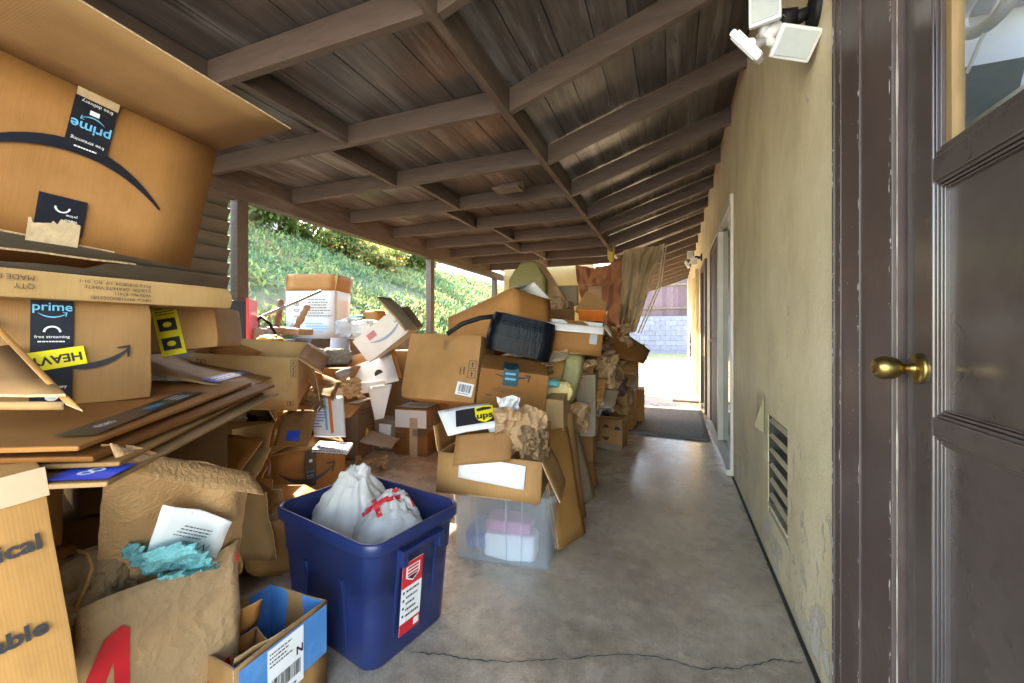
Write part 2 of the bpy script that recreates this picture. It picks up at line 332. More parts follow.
# ------------------------------------------------------------------ mesh builder
class MB:
    def __init__(s): s.v = []; s.f = []; s.mi = []; s.smooth = []
    def face(s, idx, mi=0, sm=False): s.f.append(tuple(idx)); s.mi.append(mi); s.smooth.append(sm)
    def box(s, c, d, rot=None, mi=0):
        n = len(s.v); c = Vector(c)
        for z in (-.5, .5):
            for y in (-.5, .5):
                for x in (-.5, .5):
                    p = Vector((x * d[0], y * d[1], z * d[2]))
                    if rot is not None: p = rot @ p
                    s.v.append(p + c)
        for q in ((0, 2, 3, 1), (4, 5, 7, 6), (0, 1, 5, 4), (1, 3, 7, 5), (3, 2, 6, 7), (2, 0, 4, 6)):
            s.face([n + i for i in q], mi)
    def span(s, lo, hi, mi=0):
        s.box([(a + b) / 2 for a, b in zip(lo, hi)], [b - a for a, b in zip(lo, hi)], None, mi)
    def bar(s, a, b, w, h, mi=0, up=(0, 0, 1)):
        a, b = Vector(a), Vector(b); y = (b - a); L = y.length; y.normalize()
        x = y.cross(Vector(up)); x.normalize(); z = x.cross(y)
        r = Matrix((x, y, z)).transposed()
        s.box((a + b) / 2, (w, L, h), r, mi)
    def plate(s, p0, ex, ey, th, nx=4, ny=4, bow=0., jit=0., mi=0, emi=1, fn=None):
        """sheet with thickness: corner p0, edge vectors ex, ey; extruded along ex x ey"""
        p0, ex, ey = Vector(p0), Vector(ex), Vector(ey)
        nrm = ex.cross(ey).normalized(); n = len(s.v)
        ph = random.random() * 9
        for k in (0, 1):
            for j in range(ny + 1):
                for i in range(nx + 1):
                    a, b = i / nx, j / ny
                    off = bow * (1 - (2 * a - 1) ** 2) + jit * noise.noise(Vector((a * 3 + ph, b * 3, ph)))
                    if fn: off += fn(a, b)
                    s.v.append(p0 + ex * a + ey * b + nrm * (off + th * k))
        w = nx + 1; m = w * (ny + 1)
        sm = bool(bow or jit or fn)
        for j in range(ny):
            for i in range(nx):
                q = [n + j * w + i, n + j * w + i + 1, n + (j + 1) * w + i + 1, n + (j + 1) * w + i]
                s.face(q[::-1], mi, sm); s.face([t + m for t in q], mi, sm)
        ring = [n + i for i in range(nx + 1)] + [n + j * w + nx for j in range(1, ny + 1)] + [n + ny * w + i for i in range(nx - 1, -1, -1)] + [n + j * w for j in range(ny - 1, 0, -1)]
        for a, b in zip(ring, ring[1:] + ring[:1]):
            s.face((a, b, b + m, a + m), emi)
    def tube(s, pts, r, seg=8, mi=0, caps=True):
        pts = [Vector(p) for p in pts]
        rs = r if isinstance(r, (list, tuple)) else [r] * len(pts)
        n = len(s.v); up = Vector((0, 0, 1))
        for i, p in enumerate(pts):
            t = (pts[min(i + 1, len(pts) - 1)] - pts[max(i - 1, 0)]).normalized()
            ref = up if abs(t.z) < .9 else Vector((1, 0, 0))
            x = t.cross(ref).normalized(); y = t.cross(x)
            for k in range(seg):
                a = 2 * PI * k / seg
                s.v.append(p + (x * math.cos(a) + y * math.sin(a)) * rs[i])
        for i in range(len(pts) - 1):
            for k in range(seg):
                a, b = n + i * seg + k, n + i * seg + (k + 1) % seg
                s.face((a, b, b + seg, a + seg), mi, True)
        if caps:
            s.face([n + k for k in range(seg)], mi); s.face([n + (len(pts) - 1) * seg + k for k in range(seg)][::-1], mi)
    def loft(s, rings, mi=0, cap0=False, cap1=False, sm=True):
        n = len(s.v); m = len(rings[0])
        for r in rings: s.v += [Vector(p) for p in r]
        for i in range(len(rings) - 1):
            for k in range(m):
                a, b = n + i * m + k, n + i * m + (k + 1) % m
                s.face((a, b, b + m, a + m), mi, sm)
        if cap0: s.face([n + k for k in range(m)][::-1], mi)
        if cap1: s.face([n + (len(rings) - 1) * m + k for k in range(m)], mi)
    def grid(s, fn, nu, nv, mi=0, sm=True):
        n = len(s.v)
        for j in range(nv + 1):
            for i in range(nu + 1): s.v.append(Vector(fn(i / nu, j / nv)))
        w = nu + 1
        for j in range(nv):
            for i in range(nu):
                s.face((n + j * w + i, n + j * w + i + 1, n + (j + 1) * w + i + 1, n + (j + 1) * w + i), mi, sm)
    def poly(s, pts, mi=0):
        n = len(s.v); s.v += [Vector(p) for p in pts]; s.face(range(n, n + len(pts)), mi)
    def build(s, name, mats, parent=None, bevel=0., mtx=None, weld=False, normals=True, worn=0.):
        me = bpy.data.meshes.new(name)
        me.from_pydata([tuple(v) for v in s.v], [], s.f)
        if not isinstance(mats, (list, tuple)): mats = [mats]
        for m in mats: me.materials.append(m)
        me.polygons.foreach_set('material_index', [min(i, len(mats) - 1) for i in s.mi])
        me.polygons.foreach_set('use_smooth', s.smooth)
        if bevel or weld or normals:
            bm = bmesh.new(); bm.from_mesh(me)
            if weld: bmesh.ops.remove_doubles(bm, verts=bm.verts, dist=1e-5)
            if bevel: bmesh.ops.bevel(bm, geom=list(bm.edges), offset=bevel, segments=2, affect='EDGES', profile=.6)
            if worn:      # dented faces and crushed corners, always inward so that printing stays on top
                bmesh.ops.subdivide_edges(bm, edges=[e for e in bm.edges if e.calc_length() > .05], cuts=7, use_grid_fill=True)
                cs = [Vector(v) for v in s.v]; cen = sum(cs, Vector()) / len(cs); ph = Vector([random.random() * 40 for _ in range(3)])
                crush = [(q, random.random() ** 2 * .015) for q in cs]
                for v in bm.verts:
                    p = v.co.copy(); k = worn * (.5 + .5 * noise.noise(p * 5 + ph)) + worn * .4 * (.5 + .5 * noise.noise(p * 17 + ph))
                    dq = p - cen; v.co -= Vector([math.copysign(min(k, abs(t_) * .5), t_) if abs(t_) > .02 else 0 for t_ in dq])
                    for q, amt in crush:
                        dd = (p - q).length
                        if dd < .045: v.co += (cen - q).normalized() * amt * (1 - dd / .045) ** 1.5
            if normals: bmesh.ops.recalc_face_normals(bm, faces=bm.faces)
            bm.to_mesh(me); bm.free()
            if worn:
                me.polygons.foreach_set('use_smooth', [True] * len(me.polygons)); me.set_sharp_from_angle(angle=rad(28))
        me.update()
        o = bpy.data.objects.new(name, me); C.objects.link(o)
        if parent: o.parent = parent
        if mtx is not None: o.matrix_local = mtx
        return o

def tag(o, label, cat, group=None, kind=None):
    if label: o['label'] = label
    if cat: o['category'] = cat
    if group: o['group'] = group
    if kind: o['kind'] = kind
    return o

def thing(name, label, cat, loc=(0, 0, 0), rot=(0, 0, 0), group=None):
    o = bpy.data.objects.new(name, None); C.objects.link(o)
    o.empty_display_size = .1
    o.location = loc; o.rotation_euler = rot
    return tag(o, label, cat, group)

def struct(name, mb, mats, kind='structure', **kw):
    o = mb.build(name, mats, **kw); o['kind'] = kind
    return o

# ------------------------------------------------------------------ prints
def face_mtx(d, face):
    w, dd, h = d
    n, r, u, c = {
        'front': ((0, -1, 0), (1, 0, 0), (0, 0, 1), (0, -dd / 2, h / 2)),
        'back': ((0, 1, 0), (-1, 0, 0), (0, 0, 1), (0, dd / 2, h / 2)),
        'right': ((1, 0, 0), (0, 1, 0), (0, 0, 1), (w / 2, 0, h / 2)),
        'left': ((-1, 0, 0), (0, -1, 0), (0, 0, 1), (-w / 2, 0, h / 2)),
        'top': ((0, 0, 1), (1, 0, 0), (0, 1, 0), (0, 0, h)),
        'bottom': ((0, 0, -1), (1, 0, 0), (0, -1, 0), (0, 0, 0))}[face]
    m = Matrix((r, u, n)).transposed().to_4x4(); m.translation = Vector(c)
    return m

def put(mb, name, m, parent, mtx, x=0, y=0, ang=0, lift=.0015):
    return mb.build(name, m, parent, mtx=mtx @ Matrix.Translation((x, y, lift)) @ Matrix.Rotation(ang, 4, 'Z'), normals=False)

def rect_print(name, m, parent, mtx, x, y, w, h, ang=0, lift=.0015, torn=0):
    mb = MB()
    if torn:
        pts = [(-w / 2, -h / 2), (w / 2, -h / 2)]
        k = 22; s_ = random.random() * 50
        for i in range(k + 1):
            q = i / k
            pts.append((w / 2 - w * q, h / 2 - torn * (.5 + .75 * noise.noise(Vector((q * 3, s_, 0))) + .3 * noise.noise(Vector((q * 14, s_, 3))))))
        mb.poly([(a, b, 0) for a, b in pts])
    else:
        mb.poly([(-w / 2, -h / 2, 0), (w / 2, -h / 2, 0), (w / 2, h / 2, 0), (-w / 2, h / 2, 0)])
    return put(mb, name, m, parent, mtx, x, y, ang, lift)

def text_mesh(txt, size, align='CENTER', bold=0.0):
    cu = bpy.data.curves.new('t', 'FONT'); cu.body = txt; cu.size = size; cu.align_x = align; cu.align_y = 'CENTER'
    cu.offset = bold; cu.resolution_u = 3
    o = bpy.data.objects.new('t', cu); C.objects.link(o)
    me = bpy.data.meshes.new_from_object(o)
    bpy.data.objects.remove(o); bpy.data.curves.remove(cu)
    return me

def text(txt, size, m, parent, mtx, x=0, y=0, ang=0, lift=.003, align='CENTER', bold=0.0, name='lettering', sx=1):
    me = text_mesh(txt, size, align, bold); me.materials.clear(); me.materials.append(m); me.name = name
    o = bpy.data.objects.new(name, me); C.objects.link(o); o.parent = parent
    o.matrix_local = mtx @ Matrix.Translation((x, y, lift)) @ Matrix.Rotation(ang, 4, 'Z') @ Matrix.Diagonal((sx, 1, 1, 1))
    return o

def smile(m, parent, mtx, x, y, w, ang=0, lift=.0014, thick=.09, dip=.20, head=True, name='printed_arrow'):
    mb = MB(); n = 18; top = []; bot = []
    for i in range(n + 1):
        a = i / n; xx = (a - .5) * w
        yy = -dip * w * (1 - (2 * a - 1) ** 2)
        th = thick * w * (.12 + .88 * math.sin(PI * min(1, a * .92 + .04)) ** .8) * .5
        top.append((xx, yy + th)); bot.append((xx, yy - th))
    for i in range(n):
        mb.poly([(*bot[i], 0), (*bot[i + 1], 0), (*top[i + 1], 0), (*top[i], 0)])
    if head:
        e = Vector((.5 * w, .0))
        k = w * .16
        t = w * .045
        mb.poly([(e.x + .02 * w, e.y + .06 * w, 0), (e.x - k, e.y + .055 * w, 0), (e.x - k * .9, e.y + .055 * w - t * .6, 0), (e.x - t * .6, e.y + .012 * w, 0)])
        mb.poly([(e.x + .02 * w, e.y + .06 * w, 0), (e.x - t * .6, e.y + .012 * w, 0), (e.x - .35 * k, e.y - k * .95, 0), (e.x - .12 * k, e.y - k * .9, 0)])
    return put(mb, name, m, parent, mtx, x, y, ang, lift)

def bars(parent, mtx, x, y, w, h, ang=0, lift=.003, n=18, name='barcode', m=None):
    mb = MB(); cx = -w / 2; rr = random.Random(int(abs(x * 1000) + abs(y * 777)))
    while cx < w / 2:
        b = rr.choice((.3, .5, .9)) * w / n
        mb.poly([(cx, -h / 2, 0), (min(cx + b, w / 2), -h / 2, 0), (min(cx + b, w / 2), h / 2, 0), (cx, h / 2, 0)])
        cx += b + rr.choice((.35, .6, .8)) * w / n
    return put(mb, name, m or M['ink'], parent, mtx, x, y, ang, lift)

def lines(parent, mtx, x, y, w, h, rows, ang=0, lift=.003, name='small_print', m=None, seed=1):
    mb = MB(); rr = random.Random(seed)
    for r in range(rows):
        yy = h / 2 - (r + .5) * h / rows; hh = h / rows * .36; cx = -w / 2
        end = w / 2 - rr.random() * w * .4
        while cx < end:
            L = w * rr.uniform(.04, .14)
            mb.poly([(cx, yy - hh / 2, 0), (min(cx + L, end), yy - hh / 2, 0), (min(cx + L, end), yy + hh / 2, 0), (cx, yy + hh / 2, 0)])
            cx += L + w * .025
    return put(mb, name, m or M['ink'], parent, mtx, x, y, ang, lift)

def ship_label(parent, mtx, x, y, w, h, ang=0, seed=1):
    """white postage label with its printing: a part with sub-parts"""
    o = rect_print('shipping_label', M['white'], parent, mtx, x, y, w, h, ang, .002)
    I = Matrix.Identity(4)
    lines(o, I, -w * .12, h * .30, w * .66, h * .28, 4, lift=.001, seed=seed)
    bars(o, I, 0, -h * .18, w * .8, h * .26, lift=.001, n=26)
    lines(o, I, 0, -h * .42, w * .8, h * .1, 1, lift=.001, seed=seed + 3)
    text(str(random.choice('ERWN')), h * .2, M['ink'], o, I, w * .38, h * .1, lift=.001, bold=.001)
    return o

def box_icons(parent, mtx, x, y, s, ang=0, m=None, n=3):
    """framed handling symbols printed on a carton"""
    mb = MB(); m = m or M['ink_soft']
    for k in range(n):
        cy = (k - (n - 1) / 2) * s * 1.15
        t = s * .07
        for a in ((-s / 2, cy - s / 2, s / 2, cy - s / 2 + t), (-s / 2, cy + s / 2 - t, s / 2, cy + s / 2), (-s / 2, cy - s / 2, -s / 2 + t, cy + s / 2), (s / 2 - t, cy - s / 2, s / 2, cy + s / 2)):
            mb.poly([(a[0], a[1], 0), (a[2], a[1], 0), (a[2], a[3], 0), (a[0], a[3], 0)])
        mb.poly([(-s * .12, cy - s * .3, 0), (s * .12, cy - s * .3, 0), (s * .05, cy + .02 * s, 0), (s * .2, cy + .02 * s, 0), (0, cy + s * .33, 0), (-s * .2, cy + .02 * s, 0), (-s * .05, cy + .02 * s, 0)])
    return put(mb, 'handling_symbols', m, parent, mtx, x, y, ang, .0015)

P = {
    'smile_box': (-1.7829, 0.5583, 1.4308, 0.2528, 0.063, 1.5745, 0.7284, 0.4532, 0.4185),
    'slab': (-1.6643, 0.5555, 1.2048, 0.0095, -0.0026, 1.5577, 0.8283, 0.5072, 0.0762),
    'heavy_box': (-1.6856, 0.4518, 0.9345, -0.0023, 0.0099, 1.3747, 0.6683, 0.3836, 0.2913),
    'yellowtape_box': (-1.9711, 0.917, 1.0419, -0.0115, 0.0306, 0.7278, 0.3509, 0.3475, 0.1876),
    'flat_stack': (-1.5068, 0.6625, 0.9808, 0.4342, 0.0154, 2.2607, 1.2314, 0.5604, 0.0661),
    'medical_box': (-1.1894, 0.2075, 0.3982, 0.0254, -0.1153, 1.3272, 0.4989, 0.2998, 0.4811),
    'a_bag': (-1.2581, 0.6418, -0.0, -0.0, 0.0001, 1.49, 0.3252, 0.2197, 0.542),
    'blue_box': (-1.1545, 0.8555, -0.0001, 0.0028, -0.0031, 1.5596, 0.2945, 0.2507, 0.2744),
    'tote': (-1.1374, 1.3447, -0.0001, 0.0071, 0.0066, -0.1809, 0.5983, 0.4048, 0.4382),
    'long_open_box': (-2.1299, 1.5761, 0.7669, 0.2604, 0.0712, 0.6686, 0.4699, 0.2983, 0.2929),
    'smile_low_box': (-2.4386, 2.1336, 0.001, 0.0006, 0.0029, 1.0871, 0.4911, 0.385, 0.3434),
    'white_top_box': (-2.8476, 2.9475, 0.001, 0.0025, 0.0007, 0.2899, 0.4733, 0.3333, 0.504),
    'tape_box': (-2.2476, 3.2938, 0.0005, -0.0008, 0.0008, 0.1367, 0.3254, 0.3084, 0.441),
    'big_brown_box': (-1.492, 2.507, 0.6357, -0.2608, 0.0316, 0.0881, 0.55, 0.3005, 0.4637),
    'mid_smile_box': (-0.9717, 2.3928, 0.5611, 0.1357, 0.1151, 0.3912, 0.4006, 0.4426, 0.3841),
    'black_box': (-0.8836, 2.6297, 0.9842, -0.001, 0.1847, -0.3489, 0.5838, 0.3507, 0.2503),
    'bin': (-0.8026, 2.0054, 0.0005, -0.0029, 0.0109, 0.1267, 0.5025, 0.3827, 0.2971),
    'ups_box': (-0.8202, 1.871, 0.3606, -0.0746, 0.0383, 0.1749, 0.4887, 0.3705, 0.1859),
    'c1': (-0.7421, 3.5883, 0.0013, -0.0004, 0.0039, 0.1334, 0.1637, 0.3811, 0.3969),
    'c2': (-0.5605, 4.1476, 0.0004, -0.0001, 0.0004, -0.1194, 0.2384, 0.2392, 0.2982),
    'smile_white_box': (-2.3631, 3.1214, 1.0187, 0.1599, -0.6167, 0.1523, 0.5008, 0.3466, 0.2443),
    'die_box': (-2.6338, 3.0821, 0.6603, 0.0001, -0.2652, 0.2569, 0.7091, 0.3528, 0.2),
    'white_lid': (-1.282, 2.9887, 1.017, -0.1602, -0.2537, -0.402, 0.7885, 0.4092, 0.3181),
    'yard_box': (-4.0021, 3.7833, 1.1014, 0.0011, 0.0021, 0.3201, 0.5879, 0.4002, 0.7237),
}

# ------------------------------------------------------------------ THE SETTING
# ground, slab, path
g = MB(); g.poly([(-300, -300, -.06), (300, -300, -.06), (300, 300, -.06), (-300, 300, -.06)])
struct('ground', g, mat('pale bounce ground', (.52, .49, .44), .95, .25, 3, .3, 20))  # made pale so the unseen ground behind bounces light onto the ceiling
g = MB(); g.grid(lambda a, b: (-3.78 + a * 4.22, -4 + b * 19.2, 0), 2, 2, sm=False)
for p in ((-3.78, -4), (.44, -4)): pass
struct('concrete_floor', g, M['concrete'], normals=False)
g = MB(); g.grid(lambda a, b: (-9 + a * 10.5, 15.2 + b * 3.2, -.02 + b * .3), 8, 4)
dirt = struct('yard_strip', g, mat('dry grass', (.20, .19, .10), .95, .4, 7, .5, 40))

def crack_line(pts, w0, seed, m):
    r = random.Random(seed); mb = MB(); fine = []
    for (a, b) in zip(pts, pts[1:]):
        n = 9
        for i in range(n):
            t = i / n
            fine.append(Vector((a[0] + (b[0] - a[0]) * t, a[1] + (b[1] - a[1]) * t + r.uniform(-.0055, .0055), 0)))
    ws = [w0 * r.uniform(.3, 1.3) for _ in fine]
    for i in range(len(fine) - 1):
        a, b = fine[i], fine[i + 1]; t = (b - a).normalized(); nn = Vector((-t.y, t.x, 0))
        mb.poly([a - nn * ws[i], b - nn * ws[i + 1], b + nn * ws[i + 1], a + nn * ws[i]])
    return mb
def floor_at(px, py):
    p = at(px, py, CAM_H * F_PX / (py - 333)); return (p.x, p.y)
crk = [floor_at(*q) for q in ((412, 653), (440, 655), (470, 661), (520, 663), (560, 660), (620, 655), (660, 659), (700, 670), (740, 669), (775, 661), (806, 664))]
mb = crack_line(crk, .0020, 3, None)
for v in mb.v: v.z = .004
struct('floor_crack', mb, mat('open crack', (.035, .03, .025), .9, .3), normals=False)
mb = crack_line([(x, y + .004) for x, y in crk], .0022, 3, None)
for v in mb.v: v.z = .003
struct('floor_crack_filler', mb, mat('worn crack edge', (.36, .33, .29), .9, .3, 20), normals=False)

# hill with ice plant
WALL_X = -4.05
def hill_z(x, y):
    d = max(0.0, WALL_X - x)
    ridge = 4.9 + .5 * noise.noise(Vector((y * .18, 3.3, 0)))
    z = 1.0 + min(d, ridge) * .52 + max(0, d - ridge) * .05
    return z + .13 * noise.noise(Vector((x * .8, y * .8, 1))) * min(1, d * 3) + .05 * noise.noise(Vector((x * 2.5, y * 2.5, 4))) * min(1, d * 3)
g = MB(); g.grid(lambda a, b: (lambda x, y: (x, y, hill_z(x, y)))(WALL_X - .02 - a * 16, -3 + b * 40), 50, 110)
struct('hill', g, mat('hill soil', (.075, .085, .035), .95, .4, 5, .5, 20))

def leaf_cloud(name, P0, D, L, Wd, m, parent=None, bend=.25):
    """many small blades: base points, directions, lengths, widths"""
    n = len(P0); D = D / np.linalg.norm(D, axis=1, keepdims=True)
    ref = RNG.normal(size=(n, 3)); S = np.cross(D, ref); S /= np.linalg.norm(S, axis=1, keepdims=True)
    L = L[:, None]; Wd = Wd[:, None]
    Q = np.cross(D, S)
    mid = P0 + D * L * .55 + Q * L * bend * .3; tip = P0 + D * L + Q * L * bend * -.1
    V = np.stack([P0 - S * Wd * .35, P0 + S * Wd * .35, mid + S * Wd * .5, tip, mid - S * Wd * .5], 1).reshape(-1, 3)
    me = bpy.data.meshes.new(name)
    me.vertices.add(5 * n); me.vertices.foreach_set('co', V.astype(np.float32).ravel())
    me.loops.add(5 * n); me.loops.foreach_set('vertex_index', np.arange(5 * n, dtype=np.int32))
    me.polygons.add(n); me.polygons.foreach_set('loop_start', np.arange(n, dtype=np.int32) * 5)
    me.polygons.foreach_set('loop_total', np.full(n, 5, np.int32))
    me.materials.append(m); me.update(calc_edges=True); me.validate()
    o = bpy.data.objects.new(name, me); C.objects.link(o)
    if parent: o.parent = parent
    return o
n = 95000
d = RNG.random(n) ** 1.1 * 7.5
yy = 1.5 + RNG.random(n) * 22
xx = WALL_X - .05 - d
cl = np.array([noise.noise(Vector((a * .9, b * .9, 7))) for a, b in zip(xx, yy)])
keep = RNG.random(n) < np.clip(.62 + cl * 1.6, .05, 1)
xx, yy = xx[keep], yy[keep]; n = len(xx)
zz = np.array([hill_z(a, b) for a, b in zip(xx, yy)]) + RNG.random(n) * .10
D = RNG.normal(size=(n, 3)) * (.75, .75, .45) + (.3, -.1, .8)
sc = 1 + .03 * np.clip(yy - 5, 0, 20)
o = leaf_cloud('ice_plant', np.stack([xx, yy, zz], 1), D, RNG.uniform(.06, .15, n) * sc, RNG.uniform(.022, .050, n) * sc, M['iceplant'])
o['kind'] = 'stuff'

def crown_points(c, r, n, clumps, seed):
    rg = np.random.default_rng(seed); out = []
    cs = rg.normal(size=(clumps, 3)); cs /= np.linalg.norm(cs, axis=1, keepdims=True); cs *= rg.random((clumps, 1)) ** .4
    for k in range(clumps):
        m = n // clumps
        p = rg.normal(size=(m, 3)); p /= np.linalg.norm(p, axis=1, keepdims=True); p *= rg.random((m, 1)) ** .5 * .36
        out.append((cs[k] + p) * r)
    return np.concatenate(out) + np.array(c)

def bush(name, label, cat, loc, r, n, clumps, seed, m, leaf, group=None, flowers=None):
    t = thing(name, label, cat, loc, group=group)
    p = crown_points((0, 0, r[2] * .9), r, n, clumps, seed)
    D = RNG.normal(size=p.shape) + (0, 0, .5)
    leaf_cloud('foliage', p, D, RNG.uniform(.7, 1.3, len(p)) * leaf, RNG.uniform(.7, 1.3, len(p)) * leaf * .42, m, t)
    if flowers:
        q = p[RNG.choice(len(p), flowers, False)] + RNG.normal(size=(flowers, 3)) * .05
        leaf_cloud('blossom', q, RNG.normal(size=q.shape) + (0, 0, 1), RNG.uniform(.05, .1, flowers), RNG.uniform(.05, .09, flowers), M['blossom'], t)
    mb = MB()
    rr = random.Random(seed)
    for k in range(5):
        a = rr.random() * 6.28
        mb.tube([(0, 0, -.1), (r[0] * .25 * math.cos(a), r[1] * .25 * math.sin(a), r[2] * .5), (r[0] * .6 * math.cos(a), r[1] * .6 * math.sin(a), r[2] * 1.1)], [.03, .02, .008], 6)
    mb.build('stem', M['bark'], t)
    return t
def on_hill(px, py, X):
    c, s = math.cos(TH), math.sin(TH); u = (px - 512) / F_PX; t = X / (u * c - s); p = at(px, py, t); return (p.x, p.y, hill_z(p.x, p.y) - .05)
bush('flowering_shrub', 'darker green shrub with orange and pink blossom on the upper slope of the hill', 'shrub', on_hill(372, 262, -8.0), (1.0, 1.1, .42), 5200, 22, 11, M['shrub'], .10, flowers=420)
bush('yellow_shrub', 'yellow green leafy shrub at the hill crest, left of the flowering shrub', 'shrub', on_hill(325, 240, -8.6), (.8, .9, .5), 4200, 18, 12, M['tree_leaf'], .11, flowers=60)
bush('crest_shrub', 'low green shrub at the far end of the hill crest, nearest the porch post', 'shrub', on_hill(405, 268, -8.8), (1.0, 1.5, .40), 4200, 20, 13, M['tree_leaf'], .12)

def tree(name, label, loc, h, r, n, clumps, seed, leaf):
    t = thing(name, label, 'tree', loc)
    p = crown_points((0, 0, h), r, n, clumps, seed)
    leaf_cloud('crown', p, RNG.normal(size=p.shape) + (0, 0, -.6), RNG.uniform(.7, 1.3, len(p)) * leaf, RNG.uniform(.7, 1.3, len(p)) * leaf * .45, M['tree_leaf'], t)
    mb = MB(); rr = random.Random(seed)
    mb.tube([(0, 0, -.4), (.05, .1, h * .4), (0, .05, h * .75), (.1, 0, h)], [.16, .13, .10, .05], 9)
    for k in range(9):
        a = rr.random() * 6.28; z0 = h * rr.uniform(.4, .8)
        e = Vector((math.cos(a) * r[0] * .75, math.sin(a) * r[1] * .75, h + rr.uniform(-.7, .5) * r[2]))
        mb.tube([(0, .05, z0), Vector((0, 0, z0)).lerp(e, .5) + Vector((0, 0, .1)), e], [.06, .035, .012], 6)
    mb.build('trunk', M['bark'], t)
    return t
tree('hill_tree', 'leafy hilltop tree whose low branches hang into view below the porch beam', (-9.5, 6.9, hill_z(-9.5, 6.9)), 1.25, (1.4, 1.9, 1.25), 8000, 38, 5, .15)
tree('shade_tree', 'tall unseen tree added for shade behind the hill crest, nearest the slatted porch screen', (-10.6, 3.2, hill_z(-10.6, 3.2)), 3.4, (2.0, 2.2, 1.7), 8000, 40, 6, .14)  # out of view, added to keep sun off the heap and near slope

# fence and roof seen over the crest
f = thing('lilac_fence', 'pale lilac board fence on the hill crest beside the hanging tree leaves', 'fence', (-10.9, 6.2, hill_z(-10.9, 6.2)))
mb = MB()
for i in range(16): mb.box((0, i * .21, .55), (.03, .19 + .004 * (i % 3), 1.5 + .05 * math.sin(i * 2.1)))
mb.build('board', mat('lilac weathered boards', (.40, .34, .42), .8, .15, 8, island=.12), f)
mb = MB(); mb.box((.05, 1.6, .9), (.05, 3.4, .09)); mb.box((.05, 1.6, .2), (.05, 3.4, .09)); mb.build('rail', M['bark'], f)
hs = thing('hilltop_house', 'low pale house with a grey roof showing above the far end of the hill', 'house', (-13.5, 22, 3.6))
mb = MB(); mb.box((0, 0, .9), (4, 12, 2.2)); mb.build('wall', mat('pale siding', (.55, .55, .58), .8, .1), hs)
mb = MB(); mb.poly([(-2.4, -6.3, 2.0), (2.4, -6.3, 2.0), (0, -6.3, 3.1)]); mb.poly([(-2.4, 6.3, 2.0), (0, 6.3, 3.1), (2.4, 6.3, 2.0)])
mb.poly([(2.4, -6.3, 2.0), (2.4, 6.3, 2.0), (0, 6.3, 3.1), (0, -6.3, 3.1)]); mb.poly([(-2.4, -6.3, 2.0), (0, -6.3, 3.1), (0, 6.3, 3.1), (-2.4, 6.3, 2.0)])
mb.build('roof', mat('grey shingle', (.22, .23, .26), .9, .3, 20), hs)

# dry stone retaining wall
rw = thing('retaining_wall', 'low dry stacked stone wall holding back the hill behind the heaped boxes', 'wall', (WALL_X + .14, 0, 0))
mb = MB(); rr = random.Random(4)
for row in range(7):
    y = -1.0 + rr.random() * .2
    while y < 15:
        L = rr.uniform(.18, .38); hh = .155
        n0 = len(mb.v)
        mb.box((rr.uniform(-.02, .03) - row * .012, y + L / 2, .075 + row * .15), (.28, L - .012, hh - .012), Euler((rr.uniform(-.04, .04), rr.uniform(-.05, .05), rr.uniform(-.06, .06))).to_matrix())
        for k in range(n0, n0 + 8): mb.v[k] = mb.v[k] + Vector([rr.uniform(-.018, .018) for _ in range(3)])
        y += L
mb.build('stones', M['stone'], rw, bevel=.012)

# far block wall + fence
bw = thing('block_wall', 'grey concrete block wall closing the far end of the yard', 'wall', (-2.3, 18.5, .2))
mb = MB()
for row in range(8):
    for i in range(22):
        mb.box((-4.5 + i * .42 + (row % 2) * .21, 0, .10 + row * .205), (.413, .2, .198))
mb.build('blocks', mat('grey block', (.17, .18, .225), .9, .18, 8, .3, 60, island=.1), bw)
wf = thing('board_fence', 'tall purple brown board fence standing above the grey block wall', 'fence', (-2.3, 18.9, .2))
mb = MB()
for i in range(46): mb.box((-4.6 + i * .205, 0, 1.75 + .02 * math.sin(i * 1.7)), (.2045, .025, 3.4))
mb.build('boards', mat('purple brown boards', (.11, .065, .075), .8, .25, 5, island=.25, stretch=(10, 10, 1)), wf)
mb = MB(); mb.box((0, -.05, 3.0), (9.4, .05, .09)); mb.box((0, -.05, 2.0), (9.4, .05, .09)); mb.build('rail', M['bark'], wf)

# ------------------------------------------------------------------ the house wall
HX = .44
house = thing('house', 'cream stuccoed house wall along the right of the walkway with brown door and sliding door', 'house', (HX, 0, 0))
mb = MB()   # stucco, x = 0 plane is its face
T = .14
def wall_span(y0, y1, z0, z1): mb.span((0, y0, z0), (T, y1, z1))
Z1 = 3.0
wall_span(1.43, 1.99, 0.0, Z1)                      # between casing and vent
wall_span(1.99, 2.36, 0, .245); wall_span(1.99, 2.36, .725, Z1)
wall_span(2.36, 3.62, 0, Z1)
wall_span(3.62, 5.66, 2.22, Z1)
wall_span(5.66, 6.35, 0, Z1); wall_span(6.35, 7.25, 2.1, Z1); wall_span(7.25, 14.6, 0, Z1)
wall_span(.05, 1.43, 2.22, Z1); wall_span(-.35, .05, 0, Z1)
mb.build('wall', M['stucco'], house)
mb = MB()   # dark gap and weep line at the foot of the wall
mb.span((-.012, 1.43, .0), (-.002, 3.6, .012)); mb.build('base_joint', mat('dark joint', (.03, .028, .025), .9), house)

